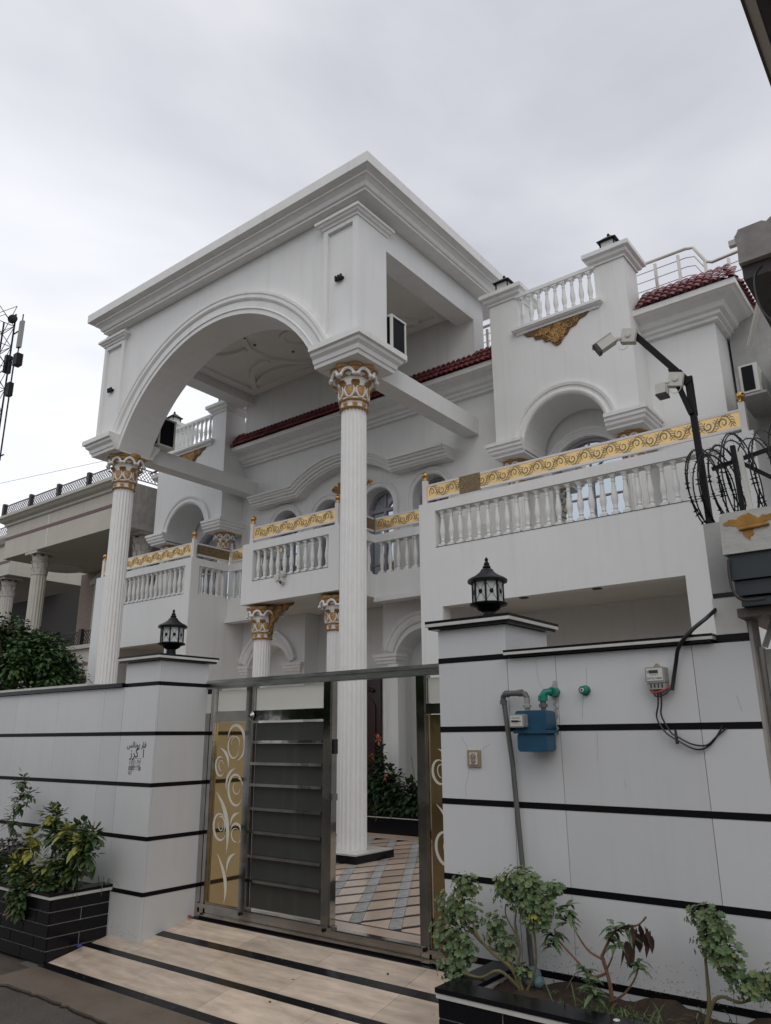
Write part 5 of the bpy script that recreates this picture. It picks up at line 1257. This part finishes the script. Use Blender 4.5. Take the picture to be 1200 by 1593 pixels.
b.tube([(-44.95, 20, 24.4), (-44.95, 20, 28.0)], .04, 5); b.tube([(-45.3, 20, 18.0), (-45.3, 20, 24.6)], .05, 5); b.build('antenna_arm', IRON, ct)
for q_ in ((-45.3, -44.8, 19.9, 20.3, 24.4, 25.2), (-45.7, -45.3, 19.9, 20.2, 22.4, 23.3), (-46.3, -46.0, 19.8, 20.2, 24.2, 25.4)):
    b = MB(); b.box(*q_); b.build('radio_box', IRON, ct)
b = MB(); b.lathe([(.32, 0), (.3, .1), (.05, .15)], (-45.9, 19.8, 27.9), 14, (.6, -.8, 0)); b.build('dish', IRON, ct)

# ================================================================== PLANTERS
def planter(x0, x1, y0, ztop, zbot, label, end):
    """black tiled planter against the wall; end = which x end shows"""
    t = thing('planter', label, 'planter', ((x0+x1)/2, y0, zbot), 'black tiled planters along the wall')
    y1 = WY-.003
    b = MB(); b.box(x0+.012, x1-.012, y0+.012, y0+.13, zbot, ztop-.045); b.box(x0+.012, x0+.12, y0+.13, y1, zbot, ztop-.045); b.box(x1-.12, x1-.012, y0+.13, y1, zbot, ztop-.045); b.build('core', WSTRIP, t)
    def ringbox(za, zb, o, w_, m, nm):
        b = MB(); b.box(x0-o, x1+o, y0-o, y0+w_, za, zb); b.box(x0-o, x0+w_, y0+w_, y1, za, zb); b.box(x1-w_, x1+o, y0+w_, y1, za, zb); b.build(nm, m, t)
    ringbox(ztop-.045, ztop-.022, .006, .13, WSTRIP, 'white_band'); ringbox(ztop-.022, ztop, .010, .14, GRANITE, 'coping')
    rows = 5; hh = (ztop-.045-zbot)/rows; bl_ = .36
    for r in range(rows):
        z0, z1 = zbot+r*hh+.004, zbot+(r+1)*hh-.004
        x_ = x1 if end == 'x1' else x0
        off = bl_*(.5 if r % 2 else 1)
        a_ = 0; first = off
        L_ = x1-x0; cuts = [0]; c_ = first
        while c_ < L_: cuts.append(c_); c_ += bl_
        cuts.append(L_)
        for ca, cb in zip(cuts, cuts[1:]):
            if end == 'x1': xa, xb = x1-cb, x1-ca
            else: xa, xb = x0+ca, x0+cb
            b = MB(); b.box(xa+.005, xb-.005, y0, y0+.014, z0, z1); b.build('brick', GRANITE, t)
        Ly = y1-y0; cuts = [0, (.30 if r % 2 else .0) or Ly]; 
        if r % 2: cuts = [0, Ly*.52, Ly]
        for ca, cb in zip(cuts, cuts[1:]):
            b = MB()
            if end == 'x1': b.box(x1-.014, x1, y0+.0145+ca*.97, y0+.0145+cb*.965-.010, z0, z1)
            else: b.box(x0, x0+.014, y0+.0145+ca*.97, y0+.0145+cb*.965-.010, z0, z1)
            b.build('brick', GRANITE, t)
    so = MB(); r_ = random.Random(int(abs(x0)*10)); nx, ny = int((x1-x0-.24)/.05), 9; zs = ztop-.05
    vs_ = [(x0+.11+(x1-x0-.22)*i/nx, y0+.12+(y1-y0-.12)*j/ny, zs+r_.uniform(-.012, .014)+.02*math.sin(i*.7+j)) for j in range(ny+1) for i in range(nx+1)]
    so.add(vs_, [(j*(nx+1)+i, j*(nx+1)+i+1, (j+1)*(nx+1)+i+1, (j+1)*(nx+1)+i) for j in range(ny) for i in range(nx)]); so.build('soil', SOIL, t)
    return t
planter(-11.5, -6.08, 3.545, .485, -.01, 'long black tiled planter below the left boundary wall', 'x1')
planter(-2.42, -.2, 3.52, .455, -.03, 'black granite planter below the meters on the right wall', 'x0')
b = MB(); b.ball((-6.02, 3.80, .085), .022, 8, 6, .7); solo('litter_scrap', b, mat('blue_plastic', (.03, .05, .28), .5), 'blue plastic scrap at the corner of the left planter', 'litter')
b = MB(); b.ball((-5.62, 4.545, .215), .018, 7, 5, .6); solo('litter_scrap', b, mat('red_plastic', (.25, .03, .02), .5), 'red scrap at the foot of the left gate pillar', 'litter')

# ================================================================== PLANTS
def ruffled(mb, c_, nrm, size, r_, lobes=7):
    nrm = nrm.normalized(); e1 = nrm.orthogonal().normalized(); e1 = (Matrix.Rotation(r_.uniform(0, 6.28), 3, nrm) @ e1); e2 = nrm.cross(e1)
    vs_ = [c_]; n = lobes*2
    for k in range(n):
        a_ = 2*math.pi*k/n; rr_ = size*(1.0 if k % 2 else .74)*r_.uniform(.85, 1.12)
        vs_.append(c_+(e1*math.cos(a_)+e2*math.sin(a_))*rr_+nrm*size*(.28+(.22 if k % 2 else -.06)*r_.uniform(.4, 1.3)))
    mb.add(vs_, [(0, k+1, (k+1) % n+1) for k in range(n)])
def blade_leaf(mb, c_, d, L_, w_, r_, droop=.4):
    d = d.normalized(); s_ = d.cross(Z3); s_ = s_.normalized() if s_.length > .05 else X3; pts = []
    for i, q in enumerate((0, .3, .65, 1)):
        p = c_+d*L_*q-Z3*(droop*L_*q*q); ww = w_*(.25, 1, .8, .03)[i]
        pts += [p+s_*ww, p-Z3*ww*.25, p-s_*ww]
    mb.add(pts, [(3*i+j, 3*i+j+1, 3*i+j+4, 3*i+j+3) for i in range(3) for j in range(2)])
def oval_leaf(mb, c_, d, L_, r_):
    blade_leaf(mb, c_, d, L_, L_*.33, r_, r_.uniform(.1, .7))
def rdir(r_, upb=0.0): 
    v_ = Vector((r_.gauss(0, 1), r_.gauss(0, 1), r_.gauss(0, 1)+upb)); return v_.normalized()
def plant(label, loc, stems, leafsets, name='plant', cat='plant', group=None, stem_m=BARK):
    """stems: list of (points, r0, r1); leafsets: list of (name, material, fn(mb))"""
    t = thing(name, label, cat, loc, group)
    for pts, r0, r1 in stems:
        P_ = [Vector(p) for p in pts]; out_ = []
        for i in range(len(P_)-1):
            a_, b_, c_, d_ = P_[max(i-1, 0)], P_[i], P_[i+1], P_[min(i+2, len(P_)-1)]
            for k in range(5):
                u_ = k/5; out_.append(.5*((2*b_)+(c_-a_)*u_+(2*a_-5*b_+4*c_-d_)*u_*u_+(3*b_-a_-3*c_+d_)*u_**3))
        out_.append(P_[-1]); n = len(out_); bb = MB(); r_ = random.Random(len(out_))
        bb.tube(out_, [(r0+(r1-r0)*i/(n-1))*.74*r_.uniform(.85, 1.2) for i in range(n)], 7); bb.build('stem', stem_m, t, smooth=True)
    for nm, m, fn in leafsets:
        bb = MB(); fn(bb); bb.build(nm, m, t, fix=False, kind='stuff')
    return t
def clusters(cl, seed, size, upb=.5):
    def fn(mb):
        r_ = random.Random(seed)
        for c_, rad3, n in cl:
            c_ = Vector(c_); rad3 = rad3 if isinstance(rad3, tuple) else (rad3,)*3
            for _ in range(int(n*2.9)):
                d = rdir(r_); q = r_.uniform(.3, 1.22); p = c_+Vector((d.x*rad3[0], d.y*rad3[1], d.z*rad3[2]))*q
                ruffled(mb, p, (d+Vector((-.25, -.5, upb))), size*.43*r_.uniform(.45, 1.5), r_)
    return fn
PY = 3.85
# right planter: geraniums and an euphorbia
plant('bushy ruffled geranium at the left end of the right planter', (-2.3, PY, .42),
      [([(-2.14, PY, .40), (-2.18, PY, .50), (-2.28, PY-.03, .57), (-2.36, PY-.05, .66), (-2.40, PY-.02, .76)], .014, .008),
       ([(-2.14, PY, .42), (-2.22, PY-.06, .50), (-2.32, PY-.08, .46), (-2.42, PY-.1, .47)], .012, .008),
       ([(-2.14, PY, .44), (-2.23, PY+.03, .55), (-2.36, PY+.0, .60), (-2.47, PY-.03, .75), (-2.46, PY, .86)], .011, .006),
       ([(-2.20, PY, .52), (-2.22, PY+.03, .60), (-2.24, PY+.03, .64)], .007, .005)],
      [('leaves', LEAF_G, clusters([((-2.45, PY, .86), (.07, .07, .06), 40), ((-2.53, PY, .76), (.09, .08, .07), 50), ((-2.44, PY-.02, .73), (.08, .08, .08), 50), ((-2.56, PY-.02, .62), (.08, .08, .09), 55), ((-2.47, PY-.05, .58), (.09, .08, .08), 50), ((-2.50, PY-.08, .48), (.08, .07, .07), 45), ((-2.30, PY+.05, .67), (.06, .06, .07), 30), ((-2.24, PY+.04, .59), (.07, .06, .05), 26), ((-2.12, PY, .50), (.04, .04, .03), 12)], 1, .036))],
      'geranium', 'geranium')
plant('tall ruffled geranium in front of the grey gas pipe', (-2.12, PY, .42),
      [([(-2.12, PY, .40), (-2.15, PY, .50), (-2.13, PY, .60), (-2.15, PY, .72), (-2.12, PY, .84)], .010, .007), ([(-2.10, PY, .42), (-2.05, PY, .52), (-2.04, PY, .62), (-2.05, PY, .76)], .010, .006), ([(-2.13, PY, .64), (-2.2, PY, .74), (-2.20, PY, .80)], .006, .004)],
      [('leaves', LEAF_G, clusters([((-2.12, PY, .92), (.10, .08, .06), 70), ((-2.20, PY, .86), (.06, .06, .07), 32), ((-2.06, PY, .85), (.10, .08, .09), 80), ((-1.98, PY, .81), (.07, .06, .06), 40), ((-2.03, PY-.01, .75), (.07, .07, .05), 34), ((-1.94, PY+.03, .90), (.05, .04, .03), 16)], 2, .036)),
       ('yellow_leaves', LEAF_Y, clusters([((-2.19, PY-.06, .90), .03, 3), ((-2.0, PY-.07, .78), .04, 3)], 3, .03))],
      'geranium', 'geranium')
def whorls(tips, seed, L_=.085, n=15):
    def fn(mb):
        r_ = random.Random(seed)
        for tp in tips:
            c_ = Vector(tp)
            for k in range(n):
                a_ = 2*math.pi*k/n+r_.uniform(-.3, .3); d = Vector((math.cos(a_), math.sin(a_)*.8, r_.uniform(-.1, .8)))
                blade_leaf(mb, c_+Vector((0, 0, r_.uniform(-.02, .02))), d, L_*r_.uniform(.6, 1.1), .013, r_, r_.uniform(.3, .9))
    return fn
def dried(mb):
    r_ = random.Random(6)
    for k in range(12):
        c_ = Vector((-1.47+r_.uniform(-.055, .04), PY+r_.uniform(-.03, .03), .775+r_.uniform(-.03, .02))); blade_leaf(mb, c_, Vector((r_.uniform(-.3, .3), r_.uniform(-.3, .3), -1)), r_.uniform(.05, .14), r_.uniform(.008, .02), r_, 0)
    for k in range(5): blade_leaf(mb, Vector((-1.55+r_.uniform(-.03, .03), PY-.02, .72)), Vector((r_.uniform(-.3, .3), -.2, -1)), .11, .02, r_, 0)
plant('sparse branching shrub with narrow leaves and a dried brown cluster', (-1.66, PY, .43),
      [([(-1.655, PY, .42), (-1.66, PY, .52), (-1.69, PY, .64)], .015, .011), ([(-1.69, PY, .63), (-1.63, PY, .73), (-1.58, PY, .77), (-1.50, PY, .79), (-1.455, PY, .83)], .010, .005), ([(-1.69, PY, .62), (-1.76, PY, .65), (-1.82, PY, .73), (-1.85, PY, .80)], .008, .005),
       ([(-1.68, PY, .56), (-1.75, PY, .54), (-1.84, PY, .61), (-1.91, PY, .67), (-1.93, PY, .72)], .009, .005), ([(-1.66, PY-.02, .45), (-1.58, PY-.04, .50), (-1.52, PY-.05, .57), (-1.50, PY-.04, .62)], .008, .005), ([(-1.67, PY, .58), (-1.63, PY-.02, .64), (-1.61, PY-.02, .70)], .006, .004)],
      [('leaves', LEAF_L, whorls([(-1.85, PY, .82), (-1.86, PY, .77), (-1.93, PY, .69), (-1.95, PY, .65), (-1.62, PY, .76), (-1.56, PY, .76), (-1.50, PY-.04, .63), (-1.74, PY-.05, .53), (-1.70, PY-.1, .50), (-1.78, PY, .56), (-1.61, PY-.02, .70)], 4, .085)),
       ('dried_leaves', LEAF_D, dried)], 'shrub', 'shrub', None, REDSTEM)
plant('single stemmed ruffled geranium under the right end of the wall', (-1.22, PY, .43),
      [([(-1.235, PY, .42), (-1.21, PY, .52), (-1.205, PY, .66), (-1.20, PY, .80), (-1.19, PY, .90)], .013, .006), ([(-1.225, PY, .45), (-1.19, PY, .53), (-1.15, PY, .555), (-1.08, PY, .545), (-1.03, PY, .57)], .012, .008)],
      [('leaves', LEAF_G, clusters([((-1.19, PY, .86), (.07, .06, .05), 46), ((-1.14, PY, .82), (.06, .06, .06), 42), ((-1.19, PY, .76), (.06, .06, .06), 36), ((-1.12, PY-.02, .73), (.07, .07, .06), 54), ((-1.11, PY, .67), (.05, .05, .04), 22)], 7, .034))], 'geranium', 'geranium')
plant('low geranium leaning over the soil at the far right edge', (-1.0, PY, .45), [([(-1.04, PY, .56), (-1.0, PY, .60)], .008, .006)],
      [('leaves', LEAF_G, clusters([((-1.02, PY, .62), (.09, .07, .05), 60), ((-.92, PY, .64), (.07, .07, .06), 40)], 8, .033))], 'geranium', 'geranium')
def grass_fn(spots, seed, L_=.14):
    def fn(mb):
        r_ = random.Random(seed)
        for (x_, y_, z_), s_, n in spots:
            for _ in range(n):
                c_ = Vector((x_+r_.gauss(0, s_), y_+r_.gauss(0, s_*.6), z_)); d = Vector((r_.gauss(0, .6), r_.gauss(0, .6), 1)); blade_leaf(mb, c_, d, L_*r_.uniform(.5, 1.3), .0035, r_, r_.uniform(.2, 1.1))
    return fn
b = MB(); grass_fn([((-1.62, PY-.1, .41), .08, 70), ((-1.45, PY-.1, .41), .08, 60), ((-1.75, PY-.1, .41), .06, 35), ((-1.30, PY+.1, .41), .1, 14), ((-2.0, PY+.1, .41), .1, 10)], 10)(b); o = b.build('grass', GRASS, None, fix=False, kind='stuff'); o['label'] = 'thin grass on the soil of the right planter'; o['category'] = 'grass'
b = MB(); b.ball((-2.085, PY+.05, .475), .040, 9, 7, 1.15); b.ball((-2.06, PY+.045, .455), .034, 8, 6, .9); b.ball((-2.10, PY+.04, .45), .032, 8, 6, .8); solo('foam_wrap', b, TEAL, 'teal wrapped lump around the foot of the gas pipe', 'wrapping', smooth=True)
b = MB(); b.ball((-1.535, 3.60, .458), .016, 10, 5, .3); solo('pebble', b, WPLAST, 'small white pebble on the rim of the right planter', 'pebble', smooth=True)
# left planter
LY2 = 3.78
def bush(cl, seed, L_):
    def fn(mb):
        r_ = random.Random(seed)
        for c_, rad3, n in cl:
            c_ = Vector(c_); rad3 = rad3 if isinstance(rad3, tuple) else (rad3,)*3
            for _ in range(int(n*1.9)):
                d = rdir(r_); p = c_+Vector((d.x*rad3[0], d.y*rad3[1], d.z*rad3[2]))*r_.uniform(.2, 1.1)
                oval_leaf(mb, p, d+Vector((0, -.35, .1)), L_*r_.uniform(.6, 1.3), r_)
    return fn
plant('leafy green shrub with yellow leaves at the right end of the left planter', (-6.35, LY2, .44),
      [([(-6.40, LY2, .43), (-6.45, LY2, .62), (-6.50, LY2, .84), (-6.53, LY2, 1.10)], .010, .004), ([(-6.32, LY2, .43), (-6.22, LY2, .64), (-6.17, LY2, .80), (-6.14, LY2, .98)], .010, .004), ([(-6.30, LY2, .45), (-6.10, LY2, .70), (-5.98, LY2, .86), (-5.94, LY2, 1.0)], .008, .003), ([(-6.22, LY2, .6), (-6.05, LY2, .70), (-5.98, LY2, .72)], .006, .003)],
      [('leaves', LEAF_B, bush([((-6.53, LY2, 1.0), (.10, .09, .10), 60), ((-6.50, LY2, .86), (.09, .09, .10), 55), ((-6.40, LY2, .68), (.14, .11, .10), 75), ((-6.20, LY2, .92), (.10, .09, .08), 50), ((-6.14, LY2, .80), (.13, .10, .10), 85), ((-5.98, LY2, .90), (.08, .08, .07), 44), ((-5.98, LY2, .76), (.08, .08, .09), 46), ((-6.20, LY2, .64), (.14, .10, .09), 70), ((-6.35, LY2, .52), (.15, .11, .06), 50)], 20, .065)),
       ('yellow_leaves', LEAF_Y, bush([((-6.72, LY2-.08, .84), (.07, .05, .05), 12), ((-6.70, LY2-.10, .74), (.06, .05, .04), 12), ((-6.86, LY2-.12, .62), (.09, .05, .05), 16), ((-6.52, LY2-.08, 1.04), (.06, .05, .06), 9), ((-6.2, LY2-.08, .91), (.07, .05, .04), 11), ((-6.05, LY2-.08, .84), (.09, .05, .05), 9), ((-6.45, LY2-.1, .64), (.08, .05, .05), 10)], 21, .075))], 'shrub', 'shrub')
plant('dark purple leaved plant left of the yellow leaved shrub', (-7.1, LY2, .44), [([(-6.98, LY2, .44), (-6.97, LY2, .70), (-6.96, LY2, .86)], .006, .004), ([(-7.2, LY2, .44), (-7.18, LY2, .72)], .006, .004)],
      [('leaves', LEAF_P, bush([((-7.2, LY2, .74), (.13, .1, .09), 70), ((-6.95, LY2, .78), (.10, .1, .08), 55), ((-7.05, LY2, .64), (.2, .1, .09), 80), ((-7.4, LY2, .66), (.14, .1, .1), 60)], 22, .05))], 'shrub', 'shrub')
plant('feathery green herb spilling over the front of the left planter', (-6.9, LY2-.15, .45), [],
      [('leaves', LEAF_H, bush([((-6.78, 3.66, .54), (.20, .10, .10), 260), ((-6.50, 3.66, .52), (.20, .10, .08), 240), ((-7.05, 3.68, .58), (.2, .12, .1), 200), ((-6.52, 3.52, .46), (.12, .06, .08), 170), ((-6.50, 3.50, .38), (.10, .035, .09), 140), ((-7.35, 3.68, .60), (.2, .1, .12), 140), ((-6.30, 3.64, .51), (.10, .06, .05), 70)], 23, .05)),
       ('grass_blades', GRASS, grass_fn([((-6.35, LY2-.05, .43), .08, 60), ((-6.55, LY2-.12, .43), .08, 50), ((-6.15, LY2, .44), .05, 16), ((-6.10, LY2+.25, .48), .03, 10)], 24, .20)),
       ('orange_flowers', ORANGE, bush([((-6.60, 3.49, .30), .02, 8), ((-6.4, 3.58, .50), .015, 5)], 25, .03))], 'herb_plant', 'herb')
plant('climbing plant with small leaves against the wall at the left edge', (-7.5, LY2+.1, .45), [([(-7.5, LY2+.1, .45), (-7.45, LY2+.1, .85), (-7.38, LY2+.1, 1.10), (-7.25, LY2+.1, 1.30)], .006, .003)],
      [('leaves', LEAF_B, bush([((-7.36, LY2+.1, 1.08), (.12, .06, .10), 42), ((-7.22, LY2+.1, 1.16), (.10, .06, .05), 26), ((-7.45, LY2+.1, .92), (.12, .06, .09), 40), ((-7.38, LY2+.1, 1.28), (.08, .05, .08), 16)], 26, .05))], 'climbing_plant', 'climber')
# roses inside the gate
def rose_stems():
    return [([(-7.8+.14*k, 9.88, .46), (-7.82+.15*k, 9.86, .8), (-7.80+.13*k, 9.84, 1.05+.1*((k*7) % 4))], .010, .004) for k in range(6)]
plant('rose bush with orange flowers in the inner planter seen through the wicket', (-7.4, 9.88, .46), rose_stems()+[([(-7.85, 9.85, .9), (-7.80, 9.85, 1.3), (-7.79, 9.85, 1.58)], .007, .004)],
      [('leaves', LEAF_R, bush([((-7.8, 9.86, 1.0), (.22, .18, .35), 300), ((-7.55, 9.86, .9), (.22, .18, .3), 240), ((-7.2, 9.86, .78), (.25, .18, .25), 260), ((-6.95, 9.86, .72), (.22, .18, .22), 220), ((-7.5, 9.86, .6), (.5, .2, .12), 300), ((-7.78, 9.86, 1.35), (.10, .1, .2), 50), ((-8.15, 9.86, .85), (.25, .18, .4), 220)], 30, .085)),
       ('flowers', ORANGE, bush([((-7.78, 9.82, 1.62), .04, 22), ((-7.86, 9.78, 1.33), .035, 12), ((-7.55, 9.72, 1.05), .03, 8)], 31, .05))], 'rose_bush', 'rose bush')
# dense round tree beyond the left wall
tr = thing('round_tree', 'dense dark green tree rising behind the left boundary wall', 'tree', (-14.0, 7.0, .2))
b = MB(); b.tube([(-14.0, 7.0, .2), (-13.95, 7.0, 1.4), (-14.05, 7.05, 2.4)], [.14, .11, .08], 9); b.build('trunk', BARKD, tr, smooth=True)
b = MB()
for k in range(7):
    a_ = k*.9; b.tube([(-14.0, 7.0, 1.3+.12*k), (-14.0+.5*math.cos(a_), 7.0+.5*math.sin(a_), 2.0+.15*k), (-14.0+1.0*math.cos(a_), 7+1.0*math.sin(a_), 2.5+.18*k)], [.05, .035, .012], 6)
b.build('limb', BARKD, tr, smooth=True)
b = MB(); r_ = random.Random(33)
for k in range(120):
    d0 = rdir(r_, .15); q = r_.uniform(.78, 1.0)
    cc_ = Vector((-14.55+d0.x*1.36*q, 7.0+d0.y*1.3*q, 2.55+d0.z*1.12*q)); rr_ = r_.uniform(.2, .36)
    for _ in range(300):
        d = rdir(r_); p = cc_+d*rr_*r_.uniform(.35, 1.05)
        blade_leaf(b, p, d+Vector((0, 0, -.3))+rdir(r_)*.5, r_.uniform(.06, .11), .032, r_, .35)
b.build('crown', LEAF_T, tr, fix=False)

# ================================================================== ACROSS THE LANE (out of view: house added to darken low light and reflections; trees mirrored in gate)
oh = thing('added_opposite_house', 'plain pale house added across the lane behind the viewer, out of view', 'house', (-4, -8, 0))
b = MB(); b.box(-16, 9, -11, -8.0, -.02, 4.2); b.build('wall', CREAM, oh)
crown = MB(); r_ = random.Random(44)
for k in range(900):
    d = rdir(r_); p = Vector((0, 0, 2.6))+Vector((d.x*1.3, d.y*1.1, d.z*1.5))*r_.uniform(.5, 1); oval_leaf(crown, p, d, r_.uniform(.2, .34), r_)
ot = thing('lane_tree', 'leafy tree across the lane, first from the left', 'tree', (0, 0, 0), 'trees across the lane')
b = MB(); b.tube([(0, 0, 0), (.05, 0, 1.2), (0, .05, 2.4)], [.12, .1, .07], 8); b.build('trunk', BARKD, ot, smooth=True); crown.build('crown', LEAF_T, ot, fix=False)
ot.location = (-16.6, -5.4, -.03); ot.scale = (1.35, 1.2, 1.5)
for k, (x_, l) in enumerate(((-13.8, 'second'), (-11.0, 'third'), (-8.4, 'fourth'))): dup(ot, (x_, -5.2-.2*(k % 2), -.03), k*1.3+.5, 'leafy tree across the lane, %s from the left' % l).scale = (1.35, 1.2, 1.5)

# ================================================================== GRIME AND LITTER
r_ = random.Random(77)
def flecks(name, n, fn, m, parent, sz):
    b = MB()
    for _ in range(n):
        c_, e1, e2 = fn(); a_ = r_.uniform(0, 6.28); q = r_.uniform(*sz); k = r_.randint(4, 6)
        b.poly([c_+(e1*math.cos(a_+6.283*i/k)+e2*math.sin(a_+6.283*i/k))*q*r_.uniform(.5, 1.3) for i in range(k)])
    return b.build(name, m, parent, fix=False, kind='stuff')
MUD = mat('dried_mud', (0.20, 0.18, 0.155), 0.9, var=0.3)
GRIT = mat('grit', (0.16, 0.14, 0.11), 0.9)
flecks('mud_splash', 420, lambda: (Vector((r_.uniform(-2.2, -.95), WY-.0022, .45+min(.5, abs(r_.gauss(0, .075))))), X3, Z3), MUD, rw, (.001, .0038))
flecks('mud_splash', 160, lambda: (Vector((r_.uniform(-6.05, -5.68), WY-.0022, .11+min(.3, abs(r_.gauss(0, .05))))), X3, Z3), MUD, lp, (.001, .0032))
def on_ramp():
    y_ = r_.uniform(3.52, 4.55); return Vector((r_.uniform(-6.0, -2.6), y_, rz_(y_)+.0035)), X3, Vector((0, 1, SL)).normalized()
flecks('grit', 260, on_ramp, GRIT, RAMP, (.0015, .005))
g2 = flecks('grit', 500, lambda: (Vector((r_.uniform(-7.2, -2.5), r_.uniform(2.6, 3.5), -.0115 if False else -.004)), X3, Y3), GRIT, None, (.0015, .006)); g2['label'] = 'fine grit scattered on the lane and apron'; g2['category'] = 'grit'
b = MB()
for k in range(4):
    y_ = r_.uniform(3.6, 4.5); oval_leaf(b, Vector((r_.uniform(-5.6, -2.9), y_, rz_(y_)+.006)), Vector((r_.gauss(0, 1), r_.gauss(0, 1), 0)), .024, r_)
b.build('fallen_leaves', LEAF_D, RAMP, fix=False, kind='stuff')
